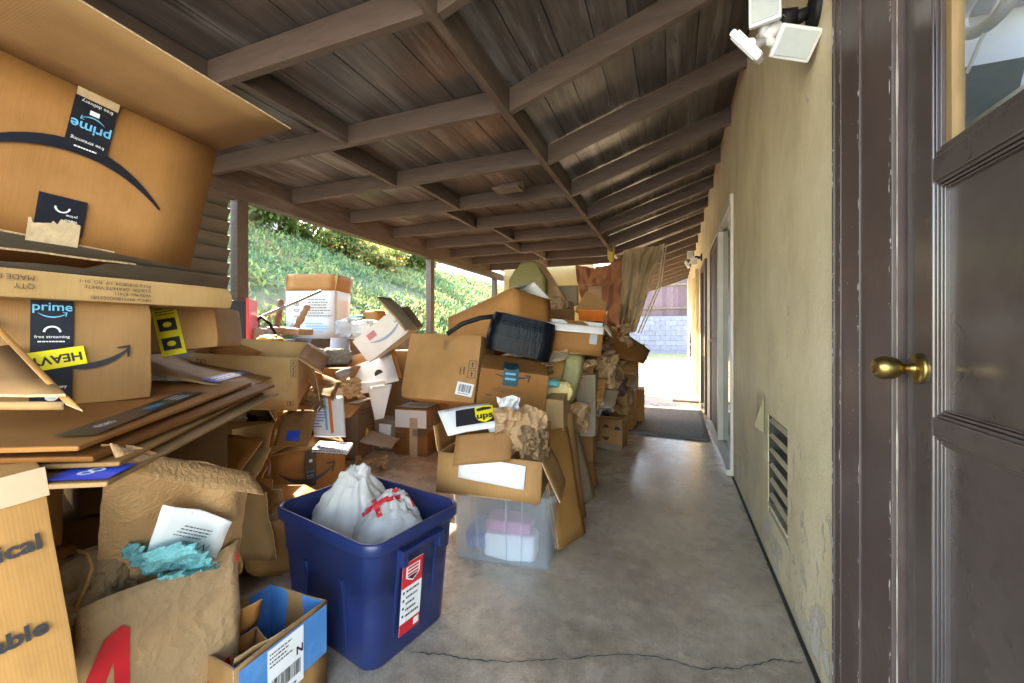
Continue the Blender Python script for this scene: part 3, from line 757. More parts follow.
# foundation vent with louvres
vent = MB()
vent.span((.125, 1.99, .245), (.138, 2.36, .725)); vent.span((.003, 2.353, .25), (.124, 2.359, .722)); vent.span((.003, 1.991, .25), (.124, 1.996, .722)); vent.span((.003, 1.997, .718), (.124, 2.352, .723))  # recess back and liners coloured dark to give the cavity its shade
vo_ = vent.build('vent', mat('shade coloured vent cavity', (.05, .045, .035), .9), house)
mb = MB()
for k in range(6):
    z = .33 + k * .073
    mb.box((.012, 2.175, z), (.020, .366, .011), Euler((0, rad(-38), 0)).to_matrix())
mb.build('louvres', mat('painted louvre', (.46, .40, .26), .6, .12, 8), vo_)
mb = MB(); mb.box((.06, 2.175, .262), (.13, .364, .012), Euler((0, rad(18), 0)).to_matrix()); mb.build('sill', M['stucco'], vo_)
hd = MB()   # little triangular hood left of the vent
a, b_, c_, d_ = Vector((-.004, 2.44, .80)), Vector((-.004, 2.62, .80)), Vector((-.045, 2.46, .64)), Vector((-.004, 2.66, .60))
hd.poly([a, c_, d_]); hd.poly([a, d_, b_]); hd.poly([a, Vector((-.004, 2.43, .61)), c_]); hd.poly([c_, Vector((-.004, 2.43, .61)), d_])
hd.build('vent_hood', mat('bent painted tin', (.30, .25, .135), .5, .1), house)

# --- entry door in its casing
D0, D1 = .19, 1.092          # hinge side, latch side (y)
cas = MB()
cas.span((-.010, 1.262, 0), (.03, 1.428, 2.30))
cas.span((-.006, 1.110, 0), (.10, 1.258, 2.2))
cas.span((-.014, 1.424, 0), (-.001, 1.438, 2.30))
cas.span((-.012, 1.378, 0), (.02, 1.386, 2.29))
cas.span((-.022, .06, 2.2), (.03, 1.234, 2.30))
casing = cas.build('door_casing', M['trim'], house, bevel=.002)
ch = MB(); rr = random.Random(9)     # chipped paint along the casing edges
def chips(y, x, n, zmax=2.2, wmax=.006, hm=.05):
    for k in range(n):
        z = rr.uniform(.02, zmax); h = .003 + hm * rr.random() ** 2.5 * 1.6; w = rr.uniform(.0008, wmax)
        pts = []
        for q in range(9):
            an = 2 * PI * q / 9; s_ = rr.uniform(.5, 1.2)
            pts.append((x, y + (k % 7 - 3) * .0012 + math.cos(an) * w * s_, z + math.sin(an) * h * .5 * s_))
        ch.poly(pts)
chips(1.4290, -.0146, 70, hm=.03); chips(1.3820, -.0126, 40, wmax=.003, hm=.02); chips(1.266, -.0106, 40, wmax=.003, hm=.022); chips(1.116, -.0066, 60, wmax=.004, hm=.028)
for k in range(46):
    y = rr.uniform(1.27, 1.42); z = rr.uniform(.1, 2.2); w = rr.uniform(.0007, .002)
    ch.poly([(-.0106, y + w * math.cos(q), z + w * 1.3 * math.sin(q)) for q in np.linspace(0, 6.28, 7)[:-1]])
ch.build('chipped_paint', M['chip'], casing, normals=False)['kind'] = 'stuff'
ws = MB()   # pale wood/weatherstrip line where the door meets the jamb
def strip_fn(a, b): return (-.002, 1.097 + (a - .5) * (.004 + .014 * max(0, noise.noise(Vector((b * 14, 3, 1))))), b * 2.2)
ws.grid(strip_fn, 1, 90); ws.build('door_seal', mat('worn pale seal', (.58, .54, .48), .8, .35, 25), casing, normals=False)

door = thing('door', None, None); door.parent = house
RX = .012                    # door face, slightly behind the wall plane
mb = MB()
ST = .090
mb.span((RX, D1 - ST, .005), (RX + .042, D1, 2.19)); mb.span((RX, D0, .005), (RX + .042, D0 + ST, 2.19))
for z0, z1 in ((.005, .22), (.932, .968), (1.406, 1.452), (2.08, 2.19)): mb.span((RX, D0 + ST, z0), (RX + .042, D1 - ST, z1))
mb.build('stile_and_rail', M['door'], door, bevel=.003)
mb = MB()
mb.span((RX + .018, D0 + ST, .22), (RX + .03, D1 - ST, .932)); mb.span((RX + .018, D0 + ST, .968), (RX + .03, D1 - ST, 1.406))
mb.build('door_panel', M['door'], door)
mb = MB()
def molding(y0, y1, z0, z1, st=((0, .006, .010), (.007, .005, .013), (.013, .003, .016))):
    for off, w, dep in st:
        a0, a1, b0, b1 = y0 + off, y1 - off, z0 + off, z1 - off
        x0, x1 = RX + dep - .006, RX + .03
        mb.span((x0, a0, b0), (x1, a0 + w, b1)); mb.span((x0, a1 - w, b0), (x1, a1, b1))
        mb.span((x0, a0 + w, b0), (x1, a1 - w, b0 + w)); mb.span((x0, a0 + w, b1 - w), (x1, a1 - w, b1))
molding(D0 + ST, D1 - ST, .22, .932); molding(D0 + ST, D1 - ST, .968, 1.406)
mb.build('panel_moulding', M['door'], door, bevel=.0015)
mb = MB(); molding(D0 + ST, D1 - ST, 1.452, 2.08, st=((0, .008, .008), (.009, .006, .011)))
mb.build('glass_moulding', M['door'], door, bevel=.001)
mb = MB(); mb.span((RX + .012, D1 - ST - .032, 1.468), (RX + .03, D1 - ST - .0155, 2.06)); mb.build('glazing_bead', M['casing_wood'], door, bevel=.001)
mb = MB(); mb.span((RX + .022, D0 + ST, 1.452), (RX + .026, D1 - ST, 2.08)); mb.build('glass', thin_glass('door glass'), door)
# knob: rose, neck and fluted bell knob
KY, KZ = 1.045, 1.055
def lathe(prof, seg=28):
    return [[Vector((-x, r * math.cos(2 * PI * k / seg), r * math.sin(2 * PI * k / seg))) for k in range(seg)] for x, r in prof]
mb = MB()
mb.loft(lathe([(0, .036), (.004, .037), (.007, .034), (.010, .028), (.012, .017)]), cap1=True)
mb.loft(lathe([(.008, .014), (.018, .011), (.030, .010), (.034, .015), (.042, .0225), (.052, .0265), (.064, .028), (.074, .0265), (.082, .021), (.086, .0165), (.086, .014), (.083, .012), (.083, .001)]), cap1=True)
mb.build('door_knob', M['brass'], door, mtx=Matrix.Translation((RX, KY, KZ)) @ Matrix.Scale(.84, 4))

# shallow room behind the glass, ceiling slot added to let skylight in
rm = MB(); rm.span((1.5, -.35, .9), (1.56, 2.6, 2.6)); rm.span((T + .01, -.35, .84), (1.5, 2.6, .9)); rm.span((T + .01, -.35, 2.62), (1.20, 2.6, 2.66)); rm.span((T + .01, 2.6, .84), (1.56, 2.66, 2.66)); rm.span((T + .01, -.41, .84), (1.56, -.35, 2.66))
rm.build('interior_wall', mat('pale grey plaster', (.60, .60, .61), .8, .05, 3), house)
mb = MB()   # dark grey tapered container on the inside shelf
k0 = [(-.09, -.07), (.09, -.07), (.09, .07), (-.09, .07)]
mb.loft([[(x * .8, y * .8, 0) for x, y in k0], [(x * .9, y * .9, .2) for x, y in k0], [(x * 1.25, y * 1.25, .42) for x, y in k0]], cap0=True, cap1=True, sm=False)
mb.box((-.02, .13, .06), (.1, .16, .12), Euler((0, 0, .5)).to_matrix())
tag(mb.build('waste_container', mat('dark grey green plastic', (.10, .125, .12), .5, .2, 6), mtx=Matrix.Translation((.80, 1.55, 1.60)) @ Matrix.Scale(.6, 4)), 'dark grey flared container seen through the door glass', 'container')
mb = MB(); mb.span((.62, .6, 1.53), (1.15, 2.2, 1.598)); tag(mb.build('inside_shelf', mat('cream board', (.6, .58, .5), .6, .05)), 'pale shelf behind the door glass carrying the dark container', 'shelf')
mb = MB()
def ov(a, b):
    an = a * 2 * PI; ph = (b - .5) * PI
    return Vector((.12 * math.cos(ph) * math.cos(an), .22 * math.cos(ph) * math.sin(an), .24 * math.sin(ph)))
mb.grid(ov, 28, 16)
tag(mb.build('rounded_cushion', mat('cream cushion', (.62, .62, .48), .7, .05), mtx=Matrix.Translation((.95, 1.52, 1.60))), 'cream rounded cushion seen through the door glass beside the dark container', 'cushion')
mb = MB()
mb.tube([Vector((.0, .10 * math.cos(t), .055 * math.sin(t) + .02 * math.cos(t))) for t in np.linspace(0, 2 * PI, 26)], .016, 8, caps=False)
mb.tube([Vector((.0, -.12, .05)), Vector((0, .05, -.11)), Vector((0, .12, -.18)), Vector((0, .125, -.12)), Vector((0, .11, -.02))], .005, 6)
tag(mb.build('white_hanger', mat('white enamel', (.85, .85, .86), .3, .02), mtx=Matrix.Translation((.75, 1.43, 1.97))), 'white looped hanger behind the top of the door glass', 'hanger')

# --- sliding glass door
sl = MB()
al = mat('cream aluminium', (.60, .57, .50), .4, .08)
for y0, y1 in ((3.622, 3.67), (4.60, 4.67), (5.60, 5.658)): sl.span((-.02, y0, .03), (.09, y1, 2.21))
sl.span((-.024, 3.622, 2.14), (.09, 5.658, 2.218)); sl.span((-.05, 3.622, .004), (.09, 5.658, .05))
slo = sl.build('sliding_door', al, house, bevel=.002)
mb = MB(); mb.span((.028, 3.672, .052), (.034, 4.598, 2.138)); mb.span((.055, 4.672, .052), (.061, 5.598, 2.138))
dg = thin_glass('dark door glass', (.10, .11, .12), rough=.01, opaque=.5, body=(.02, .022, .025)); mb.build('glass', dg, slo)
sc_ = MB()    # screen panel of brown frame in front of the far half
sc_.span((-.018, 4.68, .06), (.01, 4.73, 2.13)); sc_.span((-.018, 5.54, .06), (.01, 5.595, 2.13)); sc_.span((-.018, 4.73, 1.02), (.01, 5.54, 1.06))
sc_.span((-.018, 4.73, 2.08), (.01, 5.54, 2.13)); sc_.span((-.004, 4.73, .06), (0, 5.54, 1.02)); sc_.span((-.004, 4.73, 1.06), (0, 5.54, 2.08))
sc_.build('screen', mat('brown insect screen', (.16, .125, .095), .7, .15, 20), slo)
mb = MB(); mb.span((.10, 3.63, .03), (.12, 5.65, 2.2)); mb.build('dark_sheet', mat('unlit room sheet', (.03, .03, .03), .9), slo)  # thin dark sheet stands in for the unlit room behind the glass
# far door and brown trim
mb = MB(); mb.span((-.03, 6.28, 0), (.02, 6.36, 2.16)); mb.span((-.03, 7.24, 0), (.02, 7.32, 2.16)); mb.span((-.03, 6.36, 2.08), (.02, 7.24, 2.16))
mb.build('far_door_casing', M['trim'], house)
mb = MB(); mb.span((.02, 6.36, .01), (.06, 7.24, 2.08)); mb.build('far_door', mat('tan door', (.42, .34, .24), .5, .1), house)
for y in (8.2, 9.6):
    mb = MB(); mb.span((-.06, y, 0), (-.001, y + .12, 2.3)); mb.build('pilaster', M['stucco'], house)

# ------------------------------------------------------------------ porch roof
BX, EX = -.90, -3.47        # fascia between the slopes, outer beam
ZR = 2.403                  # underside of the level rafters
RH = .135
porch = thing('porch_roof', 'dark brown open rafter porch roof over the heaped boxes and the walkway', 'roof', (0, 0, 0))
PITCH = .325
Y0R, STEP = 1.42, .78
ys = [Y0R + STEP * k for k in range(-3, 9)]
LEVEL_END = 7.9
NEAR = -1.5
mb = MB(); w = .185
x = EX - .16
i = 0
while x < BX - .02:           # boards over the level part run along the porch
    x1 = min(x + w, BX + .02)
    mb.span((x, NEAR, ZR + RH + .002 * (i % 2)), (x1 - .005, LEVEL_END + .2, ZR + RH + .022)); x = x1; i += 1
mb.build('roof_boards', M['deck'], porch)
mb = MB(); sdir = Vector((1, 0, PITCH)).normalized(); sn = Vector((-PITCH, 0, 1)).normalized()
L = 2.02 / sdir.x; k = 0; s0 = 0
org = Vector((BX - .02, 0, ZR + RH + .004))
rotm = Matrix((sdir, Vector((0, 1, 0)), sn)).transposed()
while s0 < L:
    mb.box(org + sdir * (s0 + w / 2) + Vector((0, 6.6, 0)) + sn * (.011 + .002 * (k % 2)), (w - .005, 16.2, .02), rotm); s0 += w; k += 1
mb.build('sloped_roof_boards', M['deck'], porch)
mb = MB(); mb.span((EX - .17, NEAR, ZR + RH + .027), (BX + .02, LEVEL_END + .2, ZR + RH + .034))
mb.box(org + sdir * (L / 2 + .05) + Vector((0, 6.6, 0)) + sn * .030, (L + .1, 16.2, .006), rotm)
mb.build('roofing', mat('dark roofing felt', (.05, .05, .055), .9, .3, 20), porch)
for y in ys:
    if y < LEVEL_END:
        mb = MB(); mb.span((EX - .13, y - .021, ZR), (BX - .022, y + .021, ZR + RH - .002)); mb.build('rafter', M['rafter'], porch, bevel=.002)
for k in range(-3, 17):
    y = Y0R + STEP * k + .02
    mb = MB()
    a = Vector((BX + .022, y, ZR)); e = Vector((HX + .25, y, ZR + PITCH * (HX + .25 - BX - .022)))
    c = (a + e) / 2 + sn * (RH / 2 - .001)
    mb.box(c, ((e - a).length, .042, RH - .004), rotm); mb.build('sloped_rafter', M['rafter'], porch, bevel=.002)
mb = MB(); mb.span((BX - .022, NEAR, ZR - .006), (BX + .021, 6.62, ZR + RH - .004)); mb.build('fascia_beam', M['rafter_long'], porch, bevel=.002)
mb = MB(); mb.span((BX - .020, 6.64, ZR - .004), (BX + .019, 14.6, ZR + RH - .004)); mb.build('fascia_board', M['rafter_long'], porch, bevel=.002)
for i in range(len(ys) - 1):
    if ys[i + 1] < LEVEL_END:
        xb = -2.07 - (.19 if i % 2 == 0 else 0)
        mb = MB(); mb.span((xb - .02, ys[i] + .022, ZR + .003), (xb + .02, ys[i + 1] - .022, ZR + RH - .003)); mb.build('blocking', M['rafter_long'], porch, bevel=.002)
mb = MB()
for i in range(len(ys) - 1):
    mb.span((EX - .05, ys[i] + .022, ZR + .003), (EX - .01, ys[i + 1] - .022, ZR + RH - .003))
mb.build('eave_blocking', M['rafter_long'], porch)
mb = MB(); mb.span((EX - .10, NEAR, ZR - .125), (EX, 8.4, ZR)); mb.build('outer_beam', M['rafter_long'], porch, bevel=.003)
for y in (2.46, 5.48, 7.95):
    mb = MB(); mb.span((EX - .095, y - .05, 0), (EX - .005, y + .05, ZR - .126)); mb.build('post', M['rafter'], porch, bevel=.004)
mb = MB(); c0 = at(524, 213, 4.0); mb.box((c0.x, 3.35, ZR - .012), (.24, .15, .02)); mb.box((c0.x, 3.43, ZR + .03), (.24, .02, .08)); mb.build('ceiling_bracket', M['rafter_long'], porch)
mb = MB(); rr = random.Random(2)   # nail tips through the boards
for k in range(90):
    xx_, yy_ = rr.uniform(BX + .15, HX - .1), rr.uniform(1.5, 8)
    z = ZR + RH + PITCH * (xx_ - BX) ; mb.tube([(xx_, yy_, z + .01), (xx_ + .003, yy_, z - .022)], .0016, 5)
mb.build('nail_tips', M['metal'], porch)

# slatted screen closing the porch's outer side near the camera
sc = thing('slatted_screen', 'dark slatted wall panel beside the first porch post, behind the left stack', 'screen', (EX - .05, 0, 0))
mb = MB(); z = .05
while z < 2.24:
    mb.box((.0, 1.02, z), (.012, 2.68, .128), Euler((0, rad(24), 0)).to_matrix()); z += .115
mb.build('slats', mat('grey brown slats', (.085, .066, .046), .7, .2, 4, stretch=(8, 1, 8)), sc)
mb = MB(); mb.span((-.05, NEAR, 0), (-.035, 2.38, 2.26)); mb.build('backing', mat('black felt', (.012, .012, .012), .9), sc)
mb = MB()
for y in (-.3, .6): mb.span((-.02, y, 0), (.03, y + .06, 2.26))
mb.build('stud', M['rafter'], sc)

# yellow end wall with a window
ye = thing('end_wall', 'yellow plastered wall with a white window behind the hanging tarpaulins', 'wall', (0, 8.3, 0))
mb = MB()
W0, W1, WZ0, WZ1 = -2.62, -2.18, 1.45, 1.86
mb.span((EX + .02, 0, 0), (W0, .14, 2.62)); mb.span((W1, 0, 0), (-1.5, .14, 2.62)); mb.span((W0, 0, 0), (W1, .14, WZ0)); mb.span((W0, 0, WZ1), (W1, .14, 2.62))
mb.build('wall', M['yellow_wall'], ye)
wi = MB()
for a, b in (((W0, -.02, WZ0), (W0 + .035, .06, WZ1)), ((W1 - .035, -.02, WZ0), (W1, .06, WZ1)), ((W0 + .035, -.02, WZ1 - .035), (W1 - .035, .06, WZ1)), ((W0 + .035, -.02, WZ0), (W1 - .035, .06, WZ0 + .035)), ((-2.33, -.01, WZ0 + .035), (-2.305, .05, WZ1 - .035))): wi.span(a, b)
wo = wi.build('window', M['white'], ye)
mb = MB(); mb.span((W0 + .03, .07, WZ0 + .03), (W1 - .03, .08, WZ1 - .03)); mb.build('pane', mat('pale blind behind glass', (.68, .72, .78), .2, .05, 4), wo)

# ------------------------------------------------------------------ wall lights
def flood(name, label, loc, heads):
    t = thing(name, label, 'floodlight', loc)
    mb = MB(); mb.loft([[Vector((-x, r * math.cos(q), r * math.sin(q))) for q in np.linspace(0, 2 * PI, 25)[:-1]] for x, r in ((0, .062), (.012, .062), (.018, .055), (.022, .03))], cap1=True); mb.build('wall_base', M['black_plastic'], t)
    mb = MB(); mb.tube([(-.02, 0, 0), (-.045, .005, -.004), (-.06, .006, -.004)], [.018, .022, .022], 12); mb.tube([(-.055, .006, -.004), (-.105, .008, .0)], [.030, .034], 16); mb.build('joint', M['black_plastic'], t)
    mb = MB(); mb.tube([(-.10, .01, .0), (-.15, .015, -.05)], [.034, .026], 14); mb.build('bracket', M['lamp_white'], t, bevel=.003)
    for (cc, nv, xv) in heads:
        nv = Vector(nv).normalized(); xv = Vector(xv); xv = (xv - nv * xv.dot(nv)).normalized(); yv = nv.cross(xv) * -1
        r = Matrix((xv, yv, -nv)).transposed(); cc = Vector(cc) - Vector(loc)
        mb = MB(); mb.box(cc, (.094, .126, .022), r)
        hd = mb.build('lamp_head', M['lamp_white'], t, bevel=.007)
        mb = MB(); mb.box(cc - r @ Vector((0, 0, .0125)), (.076, .104, .005), r); mb.build('lens', M['lamp_lens'], hd, bevel=.002)
        mb = MB()
        for q in range(5): mb.box(cc + r @ Vector((-.030 + q * .015, 0, .0135)), (.004, .10, .006), r)
        mb.build('cooling_fins', M['lamp_white'], hd)
        mb = MB(); e0 = Vector((-.150, .015, -.05)); mb.tube([e0, e0.lerp(cc, .6) + Vector((0, 0, -.01)), cc + r @ Vector((0, 0, .012))], [.017, .014, .016], 8); mb.build('arm', M['lamp_white'], t)
    return t
flood('floodlight', 'white three headed floodlight on a black base, high on the wall nearest the door', (HX - .001, 1.62, 2.185), ((at(765, 4, 1.36), (-.25, -1, -.12), (1, -.2, 0)), (at(795, 43, 1.34), (.05, -.8, -.6), (.23, .09, 1)), (at(747, 47, 1.33), (-1, .55, -.75), (.3, .9, .4))))
t = flood('floodlight', 'small floodlight beyond the sliding door, high on the far house wall', (HX - .001, 7.35, 2.36), (((HX - .18, 7.3, 2.40), (-.3, -1, -.3), (1, 0, 0)), ((HX - .12, 7.22, 2.28), (.2, -.7, -.7), (1, 0, 0)), ((HX - .22, 7.45, 2.27), (-1, -.2, -.5), (0, 1, 0))))

# hung hose on the far wall
hh = thing('hung_hose', 'dark coiled hose and chain hanging on the sunlit far house wall', 'hose', (HX - .05, 10.3, 1.15))
mb = MB(); rr = random.Random(3)
for k in range(7):
    y0 = rr.uniform(-.1, .1); Ln = rr.uniform(.35, .65)
    mb.tube([(rr.uniform(-.03, .02), y0 + .13 * math.cos(q) * (1 + .1 * k % 2), -Ln / 2 + Ln / 2 * math.sin(q)) for q in np.linspace(0, 2 * PI, 22)], .012, 6, caps=False)
mb.build('coil', M['black_plastic'], hh)
mb = MB(); mb.tube([(.04, 0, .03), (-.04, 0, .03), (-.05, 0, .06)], .01, 6); mb.build('hook', M['dark_metal'], hh)

# mats
def doormat(name, label, x0, x1, y0, y1, rot, m):
    mb = MB(); mb.plate((x0, y0, .006), (x1 - x0, rot, 0), (-rot * .4, y1 - y0, 0), .010, 10, 10, 0, .006)
    return tag(mb.build(name, m), label, 'door mat')
doormat('doormat', 'worn grey mat on the floor in front of the sliding door', -.44, .36, 4.75, 6.62, -.06, mat('grey mat pile', (.19, .19, .20), .95, .35, 30, .8, 120))
doormat('doormat', 'smaller sunlit mat before the far brown door', .0, .40, 7.25, 7.9, 0, mat('brown grey mat', (.24, .21, .19), .95, .35, 30, .8, 120))

# ------------------------------------------------------------------ CARTONS AND THE REST OF THE HEAP
CARD = .0045
def carton(name, label, pose, m='card', opened=None, flaps=None, cat='box', group=None, inner=None, bow=.006, tape=None, seam=True, th=CARD, notap=False):
    """a corrugated box. pose = base centre x,y,z, rotation x,y,z, width, depth, height.
    flaps: {'F','B','L','R': (angle, length)}: 0 closed, 90 upright, 180 folded out flat, 270 hanging."""
    x, y, z, rx, ry, rz, w, d, h = pose
    t = thing(name, label, cat, (x, y, z), (rx, ry, rz), group)
    mm = [M[m], M['edge'], M[inner or m]]
    mb = MB()
    if opened:
        b = bow
        def side(p0, ex, ey, s): mb.plate(p0, ex, ey, th, 5, 4, b * s, .002)
        side((-w / 2, -d / 2 + th, 0), (w, 0, 0), (0, 0, h), -1)       # front (normal -y side out)
        side((w / 2, d / 2 - th, 0), (-w, 0, 0), (0, 0, h), -1)
        side((-w / 2 + th, d / 2 - th, 0), (0, -(d - 2 * th), 0), (0, 0, h), -1)
        side((w / 2 - th, -d / 2 + th, 0), (0, d - 2 * th, 0), (0, 0, h), -1)
        mb.plate((-w / 2 + th, -d / 2 + th, .001), (w - 2 * th, 0, 0), (0, d - 2 * th, 0), th, 2, 2)
        o = mb.build('body', mm, t)
        if inner:
            ib = MB(); e = th * 2.1
            for p0, ex, ey in (((-w / 2 + e, -d / 2 + e, h * .01), (w - 2 * e, 0, 0), (0, 0, h * .985)), ((w / 2 - e, d / 2 - e, h * .01), (-(w - 2 * e), 0, 0), (0, 0, h * .985)), ((-w / 2 + e, d / 2 - e, h * .01), (0, -(d - 2 * e), 0), (0, 0, h * .985)), ((w / 2 - e, -d / 2 + e, h * .01), (0, d - 2 * e, 0), (0, 0, h * .985))):
                ib.plate(p0, ex, ey, .001, 5, 4, -b if False else 0)
            ib.build('lining', M[inner], t)
    else:
        r = lambda: random.uniform(0, .003)
        n = len(mb.v)
        for zz in (0, 1):
            for yy_ in (0, 1):
                for xx_ in (0, 1):
                    mb.v.append(Vector(((w / 2 - r()) * (2 * xx_ - 1), (d / 2 - r()) * (2 * yy_ - 1), r() if not zz else h - r())))
        for q in ((0, 2, 3, 1), (4, 5, 7, 6), (0, 1, 5, 4), (1, 3, 7, 5), (3, 2, 6, 7), (2, 0, 4, 6)): mb.face(q)
        o = mb.build('body', mm, t, bevel=.004, worn=.0035 if min(w, d, h) > .06 else .0)
        if seam:
            I = face_mtx((w, d, h), 'top')
            rect_print('seam', M['ink_soft'], t, I, 0, 0, w - .01, .003)
    for k, v in (flaps or {}).items():
        a, L = rad(v[0]), v[1]
        vec = {'F': (0, 1, 0), 'B': (0, -1, 0), 'L': (1, 0, 0), 'R': (-1, 0, 0)}[k]
        dirv = Vector(vec) * math.cos(a) + Vector((0, 0, math.sin(a)))
        p0, ex = {'F': ((-w / 2, -d / 2, h), (w, 0, 0)), 'B': ((w / 2, d / 2, h), (-w, 0, 0)), 'L': ((-w / 2, d / 2, h), (0, -d, 0)), 'R': ((w / 2, -d / 2, h), (0, d, 0))}[k]
        fb = MB(); fb.plate(Vector(p0) + Vector((0, 0, .001)), ex, dirv * L, th, 6, 4, random.uniform(-.006, .006), .004)
        fl = fb.build('flap', [M[inner or m] if (inner and v[0] > 90) else M[m], M['edge']], t)
    if tape:
        tm, tw, faces = tape
        for fc in faces:
            I = face_mtx((w, d, h), fc)
            if fc == 'top': rect_print('tape', M[tm], t, I, 0, 0, w, tw, lift=.002)
            elif fc in ('right', 'left'): rect_print('tape', M[tm], t, I, 0, h / 2 - .04, tw, .08, lift=.002)
            else: rect_print('tape', M[tm], t, I, 0, 0, tw, h, lift=.002)
    return t, (lambda f: face_mtx((w, d, h), f))

def sheet(name, label, c, ex, ey, th=.006, m='card', bow=.01, jit=.006, cat='cardboard sheet', group=None, nx=8, ny=8):
    ex, ey = Vector(ex), Vector(ey)
    mb = MB(); mb.plate(-ex / 2 - ey / 2, ex, ey, th, nx, ny, bow, jit)
    o = mb.build(name, [M[m], M['edge']]); o.location = c
    return tag(o, label, cat, group)

def blob(dims, amp=.18, freq=3.0, seed=0, nu=44, nv=26, ex=.55, ridge=.5, top=None):
    """crumpled closed body: superellipsoid with folded noise, base at z=0"""
    w, d, h = dims; mb = MB()
    def se(c, p): return math.copysign(abs(c) ** p, c)
    def fn(a, b):
        u = a * 2 * PI; v = (b - .5) * PI
        x, y, z = se(math.cos(v), ex) * se(math.cos(u), ex), se(math.cos(v), ex) * se(math.sin(u), ex), se(math.sin(v), ex)
        q = Vector((x, y, z)); s = Vector((seed * 3.1, seed * 1.7, seed))
        nz = noise.noise(q * freq * .5 + s) * .6
        rg = 0
        f = freq * .7; am = 1
        for o_ in range(3):
            rg += (1 - abs(2 * noise.noise(q * f + s * 2))) * am; f *= 2.0; am *= .55
        k = 1 + amp * (nz + ridge * (rg - 1.3))
        zz = z * k
        zz = max(zz, -1.0)
        p = Vector((x * k * w / 2, y * k * d / 2, (zz + 1) * h / 2))
        if top: p = top(p)
        return p
    mb.grid(fn, nu, nv); return mb

def crumpled(name, label, cat, loc, dims, m, rot=(0, 0, 0), amp=.2, freq=3, seed=0, group=None, top=None, ridge=.5, ex=.55, nu=44, nv=26):
    mb = blob(dims, amp, freq, seed, nu, nv, ex, ridge, top)
    o = mb.build(name, M[m] if isinstance(m, str) else m, weld=True); o.location = loc; o.rotation_euler = rot
    return tag(o, label, cat, group)

def paper_bag(name, label, pose, m='paper', th=.002, crumple=.012, fold=.02, seed=1, cat='paper bag', tilt_top=None):
    x, y, z, rx, ry, rz, w, d, h = pose
    t = thing(name, label, cat, (x, y, z), (rx, ry, rz))
    mb = MB(); s = Vector((seed * 2.3, seed, seed * .7))
    per = []
    n = 12
    for i in range(n): per.append((-w / 2 + w * i / n, -d / 2))
    for i in range(6): per.append((w / 2, -d / 2 + d * i / 6))
    for i in range(n): per.append((w / 2 - w * i / n, d / 2))
    for i in range(6): per.append((-w / 2, d / 2 - d * i / 6))
    def ring(zf, ins, dz=0):
        out = []
        for (px, py) in per:
            q = Vector((px, py, zf * h))
            gus = 1 - fold * 4 * zf * (1 - abs(py) / (d / 2)) if abs(abs(px) - w / 2) < 1e-6 else 1
            dv = noise.noise_vector(q * 9 + s) * crumple * min(1, zf * 4 + .1)
            zz = zf * h + (noise.noise(q * 12 + s) * .008 if zf > .98 else 0) + dz
            if tilt_top: zz += tilt_top(px, py) * zf
            out.append(Vector((px * gus * (1 - ins), py * (1 - ins * 1.4), zz)) + dv)
        return out
    R_ = [ring(k / 14, 0) for k in range(15)] + [ring(k / 14, .008 + .0, .0) for k in range(14, 0, -2)] + [ring(.01, .01)]
    mb.loft(R_, cap0=True, cap1=True)
    mb.build('body', M[m], t, normals=True)
    return t, face_mtx((w, d, h), 'front')

def rr_ring(w, d, r, z, k=6):
    out = []
    for cx, cy, a0 in ((w / 2 - r, -d / 2 + r, -90), (w / 2 - r, d / 2 - r, 0), (-w / 2 + r, d / 2 - r, 90), (-w / 2 + r, -d / 2 + r, 180)):
        for i in range(k + 1):
            a = rad(a0 + 90 * i / k); out.append(Vector((cx + r * math.cos(a), cy + r * math.sin(a), z)))
    return out

I4 = Matrix.Identity(4)
def kraft(cx, cy, tt, w_, h_, sd, dep=.10):
    c = at(cx, cy, tt); r = Vector((math.cos(TH), math.sin(TH), 0)); fw = Vector((-math.sin(TH), math.cos(TH), 0))
    def fn(a, b):
        q = Vector((a * 3, b * 3, sd))
        z = noise.noise(q) + .5 * abs(noise.noise(q * 2.2)) * 2 - .3 + .09 * noise.noise(q * 5)
        edge = 1 + .25 * noise.noise(Vector((a * 2.5, b * 2.5, sd + 9)))
        return c + r * (a - .5) * w_ * edge + Vector((0, 0, 1)) * (b - .5) * h_ * edge + fw * (z * dep - dep * .4 * math.sin(PI * a) * math.sin(PI * b) - .12 * (b - .5))
    m_ = MB(); m_.grid(fn, 34, 34); return m_
# ================= near left stack
t, fm = carton('cardboard_box', 'big open box topping the left stack, with a black arrow curve and long overhanging flap', P['smile_box'], 'card', True,
               {'F': (163, .34), 'R': (100, .20), 'B': (60, .2)})
f = fm('front')
smile(M['tape_black'], t, f, .03, -.045, .42, ang=PI, dip=.235, thick=.075, head=True)
tp = rect_print('tape', M['tape_black'], t, f, .047, .124, .088, .165, ang=-.02, lift=.003)
text('prime', .036, M['sky_ink'], tp, I4, .0, -.012, PI, lift=.002, bold=.0006)
smile(M['sky_ink'], tp, I4, 0, .008, .05, ang=PI, lift=.002, head=True, thick=.06)
text('free delivery', .013, M['white'], tp, I4, .002, .052, PI, lift=.002)
text('free streaming', .012, M['white'], tp, I4, 0, -.05, PI, lift=.002)
lines(tp, I4, 0, -.068, .05, .01, 1, lift=.002, m=M['white'])
rect_print('printed_parcel', M['white'], tp, I4, .0, .03, .02, .012, lift=.002)
rect_print('torn_tape', M['tape_paper'], tp, I4, 0, .076, .088, .03, lift=.003, torn=.015)
tp = rect_print('tape', M['tape_black'], t, f, .027, -.135, .095, .10, ang=.03, lift=.003)
text('video', .012, M['white'], tp, I4, .02, -.012, PI, lift=.002); text('prime', .010, M['white'], tp, I4, .02, .002, PI, lift=.002)
